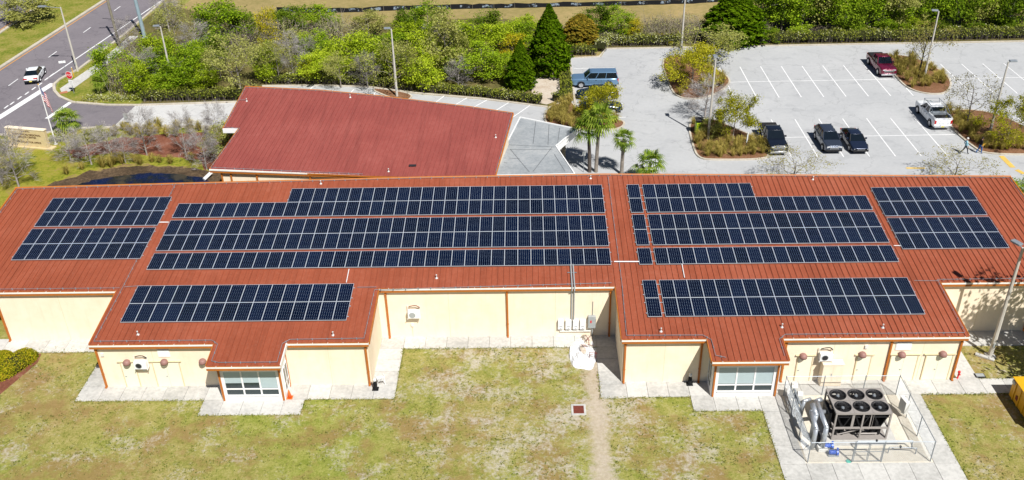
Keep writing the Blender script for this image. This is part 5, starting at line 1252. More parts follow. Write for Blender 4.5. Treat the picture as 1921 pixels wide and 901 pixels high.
hedge([(-12.6, 106.2), (-5.6, 104.5), (1.6, 101.9)], 1.15, 1.0, 'curving hedge behind the maroon roof, right stretch below the slim conifer', seed=4)
hedge([(4.55, 115.2), (4.7, 108.5), (4.6, 103.5), (3.2, 102.2)], 1.2, .95, 'flowering hedge running beside the parked blue vehicle', seed=5)
hedge([(4.9, 117.9), (9.1, 117.9)], 1.3, 1.25, 'short hedge in front of the rust-tinged conifer', seed=6)
hedge([(9.7, 118.6), (10.2, 121.3), (20.5, 121.2)], 1.4, 1.3, 'white-flecked hedge at the back of the car park, left stretch', seed=7)
hedge([(26.5, 121.4), (47, 121.5), (66, 122.0), (84, 122.4)], 1.7, 1.45, 'long straight hedge along the back of the car park', seed=8)
def groundshrub(x0, y0, x1, y1, n, label):
    rng = np.random.default_rng(n); cs = np.column_stack([x0+(x1-x0)*rng.random(n), y0+(y1-y0)*rng.random(n)+0, .25+.15*rng.random(n)]); c0 = cs.mean(0)
    t = empty('shrub_bed', (c0[0], c0[1], 0), 0, label, 'shrub bed'); cs[:, 0] -= c0[0]; cs[:, 1] -= c0[1]
    P = cloud(rng, cs, 120, .30); P[:, 2] = np.abs(P[:, 2]); mobj('foliage', fastmesh('foliage', leaves(P, .17, rng), G['hedge']), t)
groundshrub(-53.4, 104.6, -46.4, 105.0, 26, 'low loose shrub bed beside the driveway entrance')
groundshrub(-53.4, 93.2, -50.8, 93.8, 9, 'low green shrubs beside the cream monument sign')
def clipped(name, px, py, L, W_, h, rz, label):
    rng = np.random.default_rng(int(px)+90); p = gp(px, py); t = empty(name, (p.x, p.y, 0), rz, label, 'shrub', 'rounded clipped shrubs')
    v = rng.normal(size=(5200, 3)); v /= np.linalg.norm(v, axis=1)[:, None]; v[:, 2] = np.abs(v[:, 2])
    v = np.sign(v)*np.abs(v)**.7; r = (.9+.14*rng.random(5200))[:, None]
    P = v*r*np.array([L/2, W_/2, h]); mobj('foliage', fastmesh('foliage', leaves(P, .10, rng, .3, .6, v*.9), G['shrub']), t)
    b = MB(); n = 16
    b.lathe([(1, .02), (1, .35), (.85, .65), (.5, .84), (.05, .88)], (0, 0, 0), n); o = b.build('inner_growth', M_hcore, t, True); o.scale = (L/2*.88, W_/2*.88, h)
sheet('mulch_bed', [(-45, 55.7), (-36.6, 55.7), (-36.4, 54.6), (-37.6, 50.8), (-40, 48.5), (-46, 48)], 0.008, M_redmulch)
clipped('shrub', 28, 690, 3.6, 1.7, .95, R(62), 'larger rounded clipped shrub at the left edge of the lawn'); clipped('shrub', -8, 682, 2.6, 1.5, .85, R(20), 'clipped shrub cut off by the left edge of the lawn')
# ornamental grasses
def grass_proto(seed):
    rng = np.random.default_rng(seed); V = []
    for i in range(150):
        an = rng.random()*6.28; le = .75+.65*rng.random(); out = .15+.75*rng.random()**1.4; w_ = .014; r0 = .16*rng.random()
        d = np.array([math.cos(an), math.sin(an), 0]); s = np.array([-d[1], d[0], 0])*w_; p0 = d*r0; p1 = d*(r0+out*.45)+np.array([0, 0, le*.72]); p2 = d*(r0+out)+np.array([0, 0, le*(.95-.45*out)])
        V += [p0-s, p0+s, p1+s*.8, p1-s*.8, p1-s*.8, p1+s*.8, p2+s*.2, p2-s*.2]
    return fastmesh('blades', np.array(V), G['straw'])
GP = [grass_proto(s) for s in (1, 2, 3)]
def inside(poly, x, y):
    c = False
    for (x0, y0), (x1, y1) in zip(poly, poly[1:]+poly[:1]):
        if (y0 > y) != (y1 > y) and x < (x1-x0)*(y-y0)/(y1-y0)+x0: c = not c
    return c
rg = random.Random(11)
def grasses(poly, n, where, pred=None):
    xs = [p[0] for p in poly]; ys = [p[1] for p in poly]; pts = []
    tries = 0
    while len(pts) < n and tries < 4000:
        tries += 1; x = rg.uniform(min(xs), max(xs)); y = rg.uniform(min(ys), max(ys))
        if inside(poly, x, y) and all((x-a)**2+(y-c)**2 > .42 for a, c in pts) and (pred is None or pred(x, y)): pts.append((x, y))
    pts.sort()
    for i, (x, y) in enumerate(pts):
        o = mobj('grass_clump', GP[i % 3], None, (x, y, .10), rg.uniform(0, 6.28), rg.uniform(.75, 1.3))
        k = ordn(i+1)+' from left' if i < len(pts)/2 else (ordn(len(pts)-i)+' from right' if len(pts)-i > 1 else 'rightmost')
        tag(o, 'straw-coloured grass clump %s, %s' % (where, 'leftmost' if i == 0 else k), 'grass clump', 'straw-coloured ornamental grasses')
def shrink(poly, f=.88):
    cx = sum(p[0] for p in poly)/len(poly); cy = sum(p[1] for p in poly)/len(poly); return [(cx+(x-cx)*f, cy+(y-cy)*f) for x, y in poly]
grasses(shrink(ISL1), 24, 'on the island by the grey canopy'); grasses(shrink(ISL2), 20, 'on the far left parking island'); grasses(shrink(ISL3), 26, 'on the island with the yellow bin', lambda x, y: y < 90.5 or x < 18.6)
grasses(shrink(ISL4), 34, 'on the island beside the maroon pickup'); grasses(shrink(ISL5), 34, 'on the island beside the white pickup', lambda x, y: y < 89.6 or x < 48)
grasses([(-46, 94.0), (-33.5, 94.0), (-33.5, 96.0), (-46, 96.2)], 22, 'along the driveway by the pond')
grasses([tuple(gp(*q))[:2] for q in ((110, 330), (180, 310), (280, 300), (370, 304), (400, 315), (360, 312), (280, 308), (190, 320))], 12, 'on the muddy pond edge')
# fan palms
def palm(px, py, cx, cy, rpx, label, skirt=False, r=.17, group='fan palms by the car park'):
    p = gp(px, py); d = ray(cx, cy); s = p.y/d.y; c = EYE+d*s; rng = np.random.default_rng(int(px)); rad = rpx*(c-EYE).length/CAM_F
    t = empty('palm_tree', p, 0, label, 'palm tree', group); b = MB(); n = 12; top = c-p
    pts = [Vector((top.x*(i/n)**1.4, 0, top.z*i/n)) for i in range(n+1)]
    for i in range(n): b.tube(pts[i], pts[i+1], r*(1.15-.25*i/n), r*(1.10-.25*i/n), 9, 0, i == 0)
    if skirt:
        for i in range(60): an = rng.random()*6.28; z = top.z-rng.random()*1.3-.1; q = Vector((top.x*(z/top.z)**1.4, 0, z)); b.tube(q+Vector((math.cos(an)*r*.7, math.sin(an)*r*.7, -.05)), q+Vector((math.cos(an)*r*2, math.sin(an)*r*2, .16)), .05, .03, 4)
    b.build('trunk', M_darkbark if 'dark' in label else M_bark, t); V = []
    nf = 26
    for i in range(nf):
        an = i*2.4; el = 1.25-2.0*(i/nf)+rng.normal()*.12; L = rad*(.5+.08*rng.normal()); dv = np.array([math.cos(an)*math.cos(el), math.sin(an)*math.cos(el), math.sin(el)]); base = np.array(pts[-1])
        hub = base+dv*L; sx = np.array([-math.sin(an), math.cos(an), 0]); up_ = np.cross(sx, dv)*-1
        V += [base-sx*.02, base+sx*.02, hub+sx*.015, hub-sx*.015]
        for k in range(11):
            f = (k-5)/5*1.6; l = rad*.62*(1-.18*abs(f)); q = dv*math.cos(f)+sx*math.sin(f); w_ = np.cross(q, up_)*.05*rad/1.5
            mid = hub+q*l*.6+up_*.02; tip = hub+q*l-np.array([0, 0, l*.38])
            V += [hub-w_*.4, hub+w_*.4, mid+w_, mid-w_, mid-w_, mid+w_, tip+w_*.1, tip-w_*.1]
    mobj('crown', fastmesh('crown', np.array(V), G['palm']), t)
palm(1106, 323, 1104, 240, 32, 'tall dark-trunked fan palm, left of the close pair'); palm(1118, 323, 1125, 222, 36, 'tall pale-trunked fan palm, right of the close pair', True)
palm(1166, 327, 1170, 262, 24, 'shorter fan palm with a shaggy trunk standing alone', True); palm(1214, 345, 1220, 306, 32, 'lowest fan palm rising just over the ridge')
palm(190, 176, 187, 152, 17, 'small young palm beside the stop sign', False, .08, None); palm(125, 244, 124, 224, 26, 'bushy low palm right of the flagpole', False, .2, None)
# lawn tufts
rng = np.random.default_rng(77); N = 15000
x = rng.uniform(-46, 40, N); y = rng.uniform(41.5, 56.5, N)
ok = np.ones(N, bool)
def cut(x0, x1, y0, y1): 
    global ok; ok &= ~((x > x0) & (x < x1) & (y > y0) & (y < y1))
for q in ((-32, -9.3, 50.1, 58), (-22.9, -15.6, 48.6, 51), (-9.5, 6.7, 55.8, 58), (4.7, 31.5, 50.1, 58), (10.9, 15.8, 48.6, 51), (15.5, 26.9, 40, 51), (26, 45, 50.2, 51.9), (2.6, 3.9, 48.3, 49.7), (30.8, 38, 45, 51), (28, 45, 55.5, 58), (2.6, 5.4, 53, 57)): cut(*q)
ok &= ~(np.abs(x-(4.35+(y-42.5)*.022)) < .55+(56-y)*.025)
cl_ = np.sin(x*.9+3*np.sin(y*.6))+np.sin(y*1.3+2*np.sin(x*.5)); ok &= (cl_+rng.normal(size=N)*.9) > -.3
x, y = x[ok], y[ok]
# grass creeping over the edges of the walks and along the wall feet
ex, ey = [], []
for (x0, y0, x1, y1) in ((-31.85, 50.24, -22.75, 50.24), (-22.75, 48.68, -15.7, 48.68), (-15.7, 50.24, -9.45, 50.24), (-9.45, 50.24, -9.45, 55.87), (-9.45, 55.87, 4.9, 55.87), (-31.85, 50.24, -31.85, 55.8), (-44, 55.8, -31.85, 55.8), (4.85, 50.1, 4.85, 53), (4.85, 50.15, 11.02, 50.15), (11.02, 48.72, 15.65, 48.72), (15.65, 42, 15.65, 48.72), (26.8, 42, 26.8, 50.25), (26.8, 50.25, 38, 50.25), (31.4, 51.85, 40, 51.85), (11.02, 48.72, 11.02, 50.2), (-22.75, 48.7, -22.75, 50.2), (-15.7, 48.7, -15.7, 50.2)):
    L = math.hypot(x1-x0, y1-y0); k = int(L*16); u = rng.random(k); j = rng.normal(size=k)*.035
    dx, dy = (x1-x0)/L, (y1-y0)/L; ex.append(x0+(x1-x0)*u-dy*j); ey.append(y0+(y1-y0)*u+dx*j)
x = np.concatenate([x]+ex); y = np.concatenate([y]+ey); n = len(x); V = []
P = np.column_stack([x, y, np.full(n, .045)])
P = np.repeat(P, 3, 0)+np.column_stack([rng.normal(size=n*3)*.06, rng.normal(size=n*3)*.06, rng.random(n*3)*.03])
V = leaves(P, .10, rng, .9, .5)
M_tuft = leafmat('lawn_tufts', [(0.25, (0.085, 0.13, 0.018)), (0.5, (0.22, 0.225, 0.05)), (0.75, (0.38, 0.33, 0.14))], .2)
o = mobj('grass_tufts', fastmesh('grass_tufts', V, M_tuft)); tag(o, 'short yellow-green grass tufts growing over the patchy lawn', 'grass', None, 'stuff')
# ---------------------------------------------------------------- vehicles
M_tyre = M_black; M_rim = mat('alloy_rim', (.55, .56, .58), .3, .6, .7, var=.05)
M_hl = mat('headlamp_lens', (.75, .78, .80), .1, .7, .2, var=.03); M_tl = mat('tail_lamp', (.45, .01, .012), .2, .6, var=.05); M_chrome = mat('bright_trim', (.72, .74, .76), .18, .6, .85, var=.03)
M_plate = mat('number_plate', (.70, .62, .12), .5, .3, var=.05); M_bed = mat('bed_liner', (.02, .02, .022), .8, .2, var=.2); M_trimblk = mat('black_trim', (.018, .018, .02), .55, .3, var=.1)
def carpaint(name, col, metal=.25, rough=.22):
    a = mat(name, col, rough, .6, metal, var=.05); a.node_tree.nodes['Principled BSDF'].inputs['Coat Weight'].default_value = .6; return a
def vehicle(name, kind, x, y, rz, paint, label, cat):
    """origin on the ground at the middle; nose towards -Y before turning"""
    t = empty(name, (x, y, .02), rz, label, cat)
    D = {'sedan': dict(L=4.75, W=1.82, wb=1.40, wr=.33, st=[(-2.37, .42, .70, .70), (-2.25, .30, .74, .80), (-1.9, .22, .80, .87), (-1.2, .20, .92, .90), (-.6, .20, .96, .91), (.9, .20, .97, .91), (1.5, .20, .98, .90), (2.1, .26, .96, .86), (2.33, .36, .90, .74), (2.38, .44, .80, .68)], cab=(-1.02, 1.72, -.30, 1.02, .94, 1.44), cw=(.80, .60)),
         'suv': dict(L=4.75, W=1.92, wb=1.42, wr=.37, st=[(-2.36, .48, .80, .72), (-2.28, .34, .96, .84), (-1.9, .26, 1.04, .92), (-1.1, .24, 1.08, .95), (-.3, .24, 1.08, .96), (1.4, .24, 1.10, .96), (2.1, .28, 1.10, .93), (2.33, .36, 1.06, .86), (2.37, .46, .96, .82)], cab=(-1.10, 2.26, -.22, 1.72, 1.07, 1.66), cw=(.86, .64)),
         'bigsuv': dict(L=5.6, W=2.04, wb=1.66, wr=.40, st=[(-2.80, .52, .92, .84), (-2.72, .38, 1.10, .94), (-2.4, .32, 1.16, 1.0), (-1.3, .30, 1.19, 1.01), (-.4, .30, 1.19, 1.02), (1.8, .30, 1.19, 1.02), (2.6, .32, 1.19, .99), (2.76, .40, 1.15, .95), (2.8, .5, 1.05, .9)], cab=(-1.25, 2.74, -.55, 2.52, 1.16, 1.88), cw=(.93, .77)),
         'pickup': dict(L=5.8, W=2.03, wb=1.82, wr=.41, st=[(-2.90, .55, .98, .86), (-2.82, .42, 1.14, .95), (-2.5, .36, 1.20, 1.0), (-1.4, .34, 1.23, 1.0), (-.5, .34, 1.22, 1.01), (.95, .34, 1.22, 1.01), (.99, .34, 1.22, 1.0), (2.75, .36, 1.22, .99), (2.88, .46, 1.18, .97)], cab=(-1.22, .98, -.52, .78, 1.19, 1.88), cw=(.92, .76))}[kind]
    b = MB(); rings = []
    for (s, z0, z1, hw) in D['st']:
        m_ = z0+(z1-z0)*.55
        half = [(hw*.86, z0), (hw*.985, z0+.10), (hw, m_), (hw*.965, z1-.10), (hw*.88, z1-.015), (hw*.55, z1)]
        rings.append([(px_, s, z) for px_, z in half]+[(-px_, s, z) for px_, z in half[::-1]])
    n = 12; vs = [p for r_ in rings for p in r_]
    fs = []
    for k in range(len(rings)-1):
        for i in range(n): fs.append((k*n+i, k*n+(i+1) % n, (k+1)*n+(i+1) % n, (k+1)*n+i))
    fs += [tuple(range(n-1, -1, -1)), tuple(range((len(rings)-1)*n, len(rings)*n))]
    body = b.add(vs, fs).build('body', paint, t, True); recalc(body); bevel(body, .03, 2, 30)
    body.data.polygons.foreach_set('use_smooth', [True]*len(body.data.polygons))
    try: body.data.set_sharp_from_angle(angle=R(40))
    except Exception: pass
    a0, a1, r0, r1, zb, zt = D['cab']; w0, w1 = D['cw']
    # glazed cabin with a painted roof and pillars
    g = MB(); V8 = [(-w0, a0, zb), (w0, a0, zb), (w0, a1, zb), (-w0, a1, zb), (-w1, r0, zt-.05), (w1, r0, zt-.05), (w1, r1, zt-.05), (-w1, r1, zt-.05)]
    g.add(V8, [(0, 1, 5, 4), (1, 2, 6, 5), (2, 3, 7, 6), (3, 0, 4, 7), (4, 5, 6, 7)]); g.build('windows', M_carglass, t)
    rf = MB(); k = .03
    rf.add([(-w1-k, r0-.04, zt-.06), (w1+k, r0-.04, zt-.06), (w1+k, r1+.04, zt-.06), (-w1-k, r1+.04, zt-.06), (-w1+.13, r0+.22, zt+.02), (w1-.13, r0+.22, zt+.02), (w1-.13, r1-.22, zt+.02), (-w1+.13, r1-.22, zt+.02)], [(3, 2, 1, 0), (4, 5, 6, 7), (0, 1, 5, 4), (1, 2, 6, 5), (2, 3, 7, 6), (3, 0, 4, 7)])
    bevel(rf.build('roof', paint, t, True), .06, 3, 15)
    pl = MB(); A = [Vector(p) for p in V8]
    for i in range(4): pl.tube(A[i], A[i+4], .055, .05, 5)
    cuts = {'sedan': (.48,), 'suv': (.36, .70), 'bigsuv': (.33, .63), 'pickup': (.52,)}[kind]
    for s in ((0, 3, 7, 4), (1, 2, 6, 5)):
        for f in cuts: pl.tube(A[s[0]].lerp(A[s[1]], f), A[s[3]].lerp(A[s[2]], f), .05, .045, 5)
        pl.tube(A[s[0]], A[s[1]], .035, .035, 5)
    pl.build('pillar', paint if kind != 'sedan' else M_trimblk, t)
    L2 = D['st'][-1][0]; F2 = D['st'][0][0]; W2 = D['W']/2; hz = D['st'][1][2]
    wr = D['wr']; MY = Matrix.Rotation(R(90), 4, 'Y')
    for s in (-1, 1):
        for yy in (-D['wb'], D['wb']):
            xx = s*(W2-.10)
            we = empty('wheel', (xx, yy, wr)); we.parent = t
            MB().lathe([(wr*.62, -.11), (wr*.95, -.115), (wr, -.08), (wr, .08), (wr*.95, .115), (wr*.62, .11)], (0, 0, 0), 20, 0, MY).build('tyre', M_tyre, we, False)
            rm = MB().lathe([(wr*.60, .095), (wr*.64, .12), (wr*.66, .118)], (0, 0, 0), 18, 0, MY if s > 0 else Matrix.Rotation(R(-90), 4, 'Y'))
            for q in range(5):
                an = q*1.2566; rm.box(.10, .128, -.035, .035, .05, wr*.62, 0, Matrix.Rotation(an, 4, 'X') if s > 0 else Matrix.Rotation(math.pi, 4, 'Z') @ Matrix.Rotation(an, 4, 'X'))
            rm.build('rim', M_rim, we)
            ar = MB(); pts = []
            for q in range(13): an = math.pi*q/12; pts.append(Vector((s*(W2-.005), yy+math.cos(an)*(wr+.07), wr+math.sin(an)*(wr+.07))))
            ar.path(pts, .04, 5); ar.build('wheel_arch', M_trimblk, t)
        MB().box(s*(W2-.42)-.19, s*(W2-.42)+.19, F2-.0+.00, F2+.16, hz-.24, hz-.08).build('headlight', M_hl, t)
        tz = 1.0 if kind != 'sedan' else .80
        MB().box(s*(W2-.17)-.10 if kind != 'sedan' else s*(W2-.32)-.22, s*(W2-.17)+.10 if kind != 'sedan' else s*(W2-.32)+.22, L2-.12, L2+.012, tz-.22 if kind != 'sedan' else tz-.09, tz+.16 if kind != 'sedan' else tz+.06).build('taillight', M_tl, t)
        m_ = MB().box(s*(W2+.05)-.10, s*(W2+.05)+.10, a0+.34, a0+.46, zb+.02, zb+.20); bevel(m_.build('mirror', paint if kind != 'pickup' else M_trimblk, t), .025)
        for yy in (a0+.55, (a0+a1)/2+.0): MB().box(s*(W2-.012)-.012, s*(W2-.012)+.012, yy-.008, yy+.008, .48, zb-.10).build('door_seam', M_trimblk, t)
        for yy in (a0+1.30, (a0+a1)/2+.75): MB().box(s*(W2-.005)-.018, s*(W2-.005)+.018, yy, yy+.16, zb-.18, zb-.14).build('door_handle', M_trimblk, t)
    gr = MB(); gw = .42 if kind != 'pickup' else .58; gr.box(-gw, gw, F2-.02, F2+.08, hz-.38, hz-.12); gr.build('grille', M_trimblk if kind == 'sedan' else M_chrome, t)
    gb = MB()
    for q in range(3): gb.box(-gw+.03, gw-.03, F2-.032, F2-.0205, hz-.36+.085*q, hz-.32+.085*q)
    gb.build('grille_bar', M_trimblk if kind != 'sedan' else M_chrome, t)
    for bp in (MB().box(-W2+.14, W2-.14, F2-.06, F2+.10, .36, .56), MB().box(-W2+.14, W2-.14, L2-.10, L2+.06, .38, .58)): bevel(bp.build('bumper', {'pickup': M_chrome}.get(kind, M_trimblk), t), .03)
    MB().box(-.16, .16, L2+.061, L2+.07, .42, .55).build('number_plate', M_plate, t)
    return t, D
P_black = carpaint('black_car_paint', (.010, .014, .026)); P_grey = carpaint('grey_car_paint', (.060, .075, .110), .5); P_navy = carpaint('navy_car_paint', (.020, .030, .062), .4)
P_maroon = carpaint('maroon_car_paint', (.16, .008, .035), .3); P_white = carpaint('white_car_paint', (.78, .80, .82), 0, .3); P_blue = carpaint('blue_grey_car_paint', (.15, .27, .42), .4); P_teal = carpaint('dark_teal_car_paint', (.008, .022, .038), .3)
def bed(t, D, cover):
    # an open load bed: floor, side walls' inner faces and either a cover or cargo
    x = D['W']/2-.14
    if cover: bevel(MB().box(-x, x, 1.06, 2.74, 1.215, 1.27).build('bed_cover', M_bed, t), .02)
    else:
        MB().box(-x, x, 1.06, 2.74, 1.20, 1.225).build('bed_floor', M_bed, t)
        r_ = MB()
        for s in (-1, 1): r_.box(s*(x+.03)-.05, s*(x+.03)+.05, 1.02, 2.80, 1.226, 1.40)
        r_.box(-x, x, 2.74, 2.82, 1.226, 1.40); r_.build('bed_rail', P_white, t)
        tb = MB().box(-x+.02, x-.02, 1.10, 1.55, 1.23, 1.52); bevel(tb.build('tool_box', M_galv, t), .03)
        k = MB(); 
        for a, c in (((-.8, -1.1, 2.08), (-.8, .9, 2.08)), ((.8, -1.1, 2.08), (.8, .9, 2.08)), ((-.8, -1.1, 2.08), (.8, -1.1, 2.08)), ((-.8, .9, 2.08), (.8, .9, 2.08)), ((-.8, -.2, 2.08), (.8, -.2, 2.08)), ((-.8, .9, 2.08), (-.93, 1.1, 1.3)), ((.8, .9, 2.08), (.93, 1.1, 1.3)), ((-.8, -1.05, 2.08), (-.86, -.9, 1.55)), ((.8, -1.05, 2.08), (.86, -.9, 1.55)), ((.85, .9, 2.08), (.93, 2.6, 1.36)), ((-.85, .9, 2.08), (-.93, 2.6, 1.36))): k.tube(a, c, .03, .03, 5)
        k.build('ladder_rack', M_galv, t)
t, D = vehicle('pickup_truck', 'pickup', 25.62, 90.25, 0, P_black, 'black pickup truck with covered bed parked beside the near left island', 'pickup truck'); bed(t, D, True)
vehicle('parked_car', 'suv', 31.30, 89.95, 0, P_grey, 'dark grey crossover parked between the black pickup and the navy sedan', 'car')
vehicle('parked_car', 'sedan', 33.98, 89.8, 0, P_navy, 'dark navy sedan parked right of the grey crossover', 'car')
t, D = vehicle('pickup_truck', 'pickup', 43.65, 111.1, 0, P_maroon, 'maroon pickup truck with chrome grille parked alone in the back row', 'pickup truck'); bed(t, D, True)
t, D = vehicle('pickup_truck', 'pickup', 44.35, 95.9, R(180), P_white, 'white work pickup with ladder rack and open bed seen from behind', 'pickup truck'); bed(t, D, False)
vehicle('parked_car', 'bigsuv', 8.1, 107.35, R(-90), P_blue, 'long blue-grey van-like wagon parked beside the flowering hedge', 'car')
vehicle('parked_car', 'sedan', 8.2, 103.5, R(-90), P_teal, 'dark sedan half hidden under the tree next to the blue-grey wagon', 'car')
vehicle('parked_car', 'sedan', 8.3, 99.5, R(90), P_teal, 'dark teal sedan half hidden behind the palm crowns', 'car')
vehicle('moving_car', 'sedan', -62.2, 112.3, R(180+12), P_white, 'white sedan driving away on the road at upper left', 'car')
vehicle('parked_car', 'sedan', 51.2, 79.0, R(200), carpaint('dark_red_car_paint', (.12, .01, .015)), 'dark car just past the right end of the roof', 'car')
# ---------------------------------------------------------------- people
M_skin = mat('skin', (.42, .24, .16), .6, .3, var=.05)
def person(x, y, rz, shirt, trousers, hair, label, stride, carry=None):
    t = empty('person', (x, y, .02), rz, label, 'person', None)
    V = {}; E = []; rad = []; names = []
    def v(n, p, r, par=None):
        V[n] = len(names); names.append((n, p)); rad.append(r)
        if par is not None: E.append((V[par], V[n]))
    k = stride
    v('hip', (0, 0, .95), .14); v('waist', (0, -.01, 1.08), .135, 'hip'); v('chest', (0, -.02, 1.30), .16, 'waist'); v('neck0', (0, -.02, 1.47), .075, 'chest'); v('neck', (0, -.03, 1.54), .052, 'neck0'); v('head0', (0, -.045, 1.62), .085, 'neck'); v('head', (0, -.045, 1.70), .098, 'head0'); v('crown', (0, -.035, 1.76), .07, 'head')
    for s, sg in (('l', 1), ('r', -1)):
        f = k*sg
        v('th'+s, (sg*.10, 0, .90), .105, 'hip'); v('kn'+s, (sg*.11, -.22*f-.05, .50), .07, 'th'+s); v('an'+s, (sg*.11, -.34*f+(.12 if f < 0 else 0), .09), .045, 'kn'+s); v('to'+s, (sg*.12, -.34*f-.16+(.12 if f < 0 else 0), .04), .04, 'an'+s)
        v('sh'+s, (sg*.20, -.01, 1.40), .07, 'chest'); v('el'+s, (sg*.27, .14*f+.02, 1.12), .05, 'sh'+s); v('wr'+s, (sg*.27, -.02+.10*f-.10, .90), .034, 'el'+s); v('pa'+s, (sg*.265, -.05+.10*f-.12, .83), .036, 'wr'+s)
        for q in range(4):
            v('f%d%s' % (q, s), (sg*(.25+.0), -.10+.022*q+.10*f-.08, .77-.006*(q in (1, 2))), .010, 'pa'+s); v('g%d%s' % (q, s), (sg*.235, -.10+.022*q+.10*f-.08, .735-.008*(q in (1, 2))), .008, 'f%d%s' % (q, s))
        v('tb'+s, (sg*.255, -.15+.10*f-.06, .80), .011, 'pa'+s)
    me = bpy.data.meshes.new('body'); me.from_pydata([p for n, p in names], E, []); o = bpy.data.objects.new('body', me); C.objects.link(o)
    o.modifiers.new('skin', 'SKIN'); o.modifiers.new('sub', 'SUBSURF').levels = 1
    for i, r_ in enumerate(rad): me.skin_vertices[0].data[i].radius = (r_, r_*.8 if names[i][0] in ('chest', 'waist', 'hip') else r_)
    me.skin_vertices[0].data[0].use_root = True
    dg = bpy.context.evaluated_depsgraph_get(); dg.update(); m2 = bpy.data.meshes.new_from_object(o.evaluated_get(dg)); bpy.data.objects.remove(o)
    m2.name = 'body'
    for q in (M_skin, shirt, trousers, M_black): m2.materials.append(q)
    for p in m2.polygons:
        c = p.center; p.use_smooth = True
        if c.z > 1.50: p.material_index = 0
        elif abs(c.x) > .215 and c.z < (1.0 if carry is None else 1.16): p.material_index = 0
        elif c.z > .98 or (abs(c.x) > .2 and c.z > .9): p.material_index = 1
        elif c.z > .085: p.material_index = 2
        else: p.material_index = 3
    mobj('body', m2, t)
    h = MB(); h.lathe([(.108, -.04), (.118, .03), (.10, .09), (.05, .125), (.005, .13)], (0, -.025, 1.70), 12); h.build('hair', hair, t, True)
    f = MB(); f.box(-.045, -.02, -.148, -.138, 1.695, 1.71).box(.02, .045, -.148, -.138, 1.695, 1.71).box(-.03, .03, -.146, -.136, 1.625, 1.635); f.build('eyes_and_mouth', M_black, t)
    n_ = MB().tube((0, -.145, 1.69), (0, -.165, 1.655), .012, .017, 5); n_.build('nose', M_skin, t)
    for s in (-1, 1): MB().lathe([(.02, -.03), (.026, 0), (.02, .03)], (s*.10, -.04, 1.68), 6).build('ear', M_skin, t)
    return t
M_ltblue = mat('light_blue_cloth', (.26, .48, .58), .9, .1, var=.1); M_dkgrey = mat('dark_grey_cloth', (.05, .055, .065), .9, .1, var=.1); M_blackc = mat('black_cloth', (.015, .013, .013), .9, .1, var=.2); M_jean = mat('blue_denim', (.035, .12, .33), .9, .1, var=.15); M_hair = mat('dark_hair', (.02, .014, .01), .7, .2); M_cap = mat('pale_cap', (.60, .58, .55), .8, .2)
a = gp(1808, 289); person(a.x, a.y, R(75), M_ltblue, M_dkgrey, M_cap, 'person in a light blue shirt and dark trousers striding across the car park', 1.0)
a = gp(1836, 288); person(a.x, a.y, R(95), M_blackc, M_jean, M_hair, 'person in a black top and blue jeans walking by the kerb', -.45)
tb = MB().box(-.14, .14, -.012, .012, -.18, .18); o = tb.build('clipboard', M_yellow); o.location = (a.x+.10, a.y-.28, 1.08); o.rotation_euler = (R(25), 0, R(20)); tag(o, 'yellow clipboard held by the person in blue jeans', 'clipboard')
# ---------------------------------------------------------------- lamps, poles, signs
def lamp(px, py, h, arms, label, r=.13, head=.75, base=False):
    p = gp(px, py); t = empty('street_lamp', (p.x, p.y, 0), 0, label, 'street lamp', 'pale concrete lamp posts')
    b = MB(); b.tube((0, 0, 0), (0, 0, h), r*1.15, r*.62, 8); b.build('pole', M_pole, t)
    if base: bevel(MB().box(-.32, .32, -.32, .32, 0, .10).build('base_slab', M_conc, t), .02); 
    MB().box(-.075, .075, -r*1.2-.012, -r*1.02, .9, 1.25).build('access_cover', M_grey, t)
    for an, L in arms:
        d = Vector((math.cos(an), math.sin(an), 0)); MB().tube(Vector((0, 0, h-.1)), d*L+Vector((0, 0, h+.06)), .04, .035, 6).build('arm', M_galv, t)
        e = empty('lamp_head', d*(L+head*.4)+Vector((0, 0, h+.04)), an); e.parent = t
        bevel(MB().box(-head/2, head/2, -.21, .21, 0, .15).build('housing', M_galv, e), .04); MB().box(-head/2+.08, head/2-.08, -.15, .15, -.02, -.001).build('lens', M_offwhite, e)
lamp(745, 182, 8.3, ((R(180), .15),), 'lamp post behind the maroon roof')
lamp(326, 166, 7.8, ((R(185), .15),), 'lamp post behind the driveway hedge')
lamp(146, 134, 8.4, ((R(178), 1.9),), 'roadside lamp post with a long arm over the road', head=1.0)
lamp(1278, 92, 7.6, ((R(0), .1), (R(180), .1)), 'lamp post at the back hedge near the top edge')
lamp(1328, 262, 9.0, ((R(90), .1),), 'lamp post on the near left island beside the yellow bin')
lamp(1733, 150, 8.4, ((R(170), .15),), 'lamp post on the island beside the maroon pickup')
lamp(1855, 255, 8.2, ((R(0), .15), ), 'leaning-looking lamp post on the island beside the white pickup')
lamp(1857, 668, 9.2, ((R(115), .25), (R(-60), .25)), 'tall lamp post beside the right end of the main building', .15, base=True)
p = gp(1857, 668); t = empty('wheel_stop', (p.x-.55, p.y-.15, 0), R(-35), 'broken pale concrete block beside the nearest lamp post', 'concrete block'); bevel(MB().box(-.55, .35, -.14, .14, 0, .16).box(.36, .75, -.12, .13, 0, .13).build('block', M_conc, t), .03); MB().box(-.3, -.26, -.02, .02, .161, .2).build('pin', M_rust, t)
p = gp(225, 88); t = empty('utility_pole', (p.x, p.y, 0), 0, 'weathered wooden utility pole among the trees by the road', 'utility pole'); MB().tube((0, 0, 0), (-.3, 0, 13), .2, .13, 9).build('pole', M_wood, t); MB().box(-1.5, .9, -.07, .07, 11.9, 12.1).build('crossarm', M_wood, t)
for x in (-1.3, -.4, .7): MB().lathe([(.06, 0), (.07, .1), (.04, .2)], (x, 0, 12.1), 8).build('insulator', M_offwhite, t)
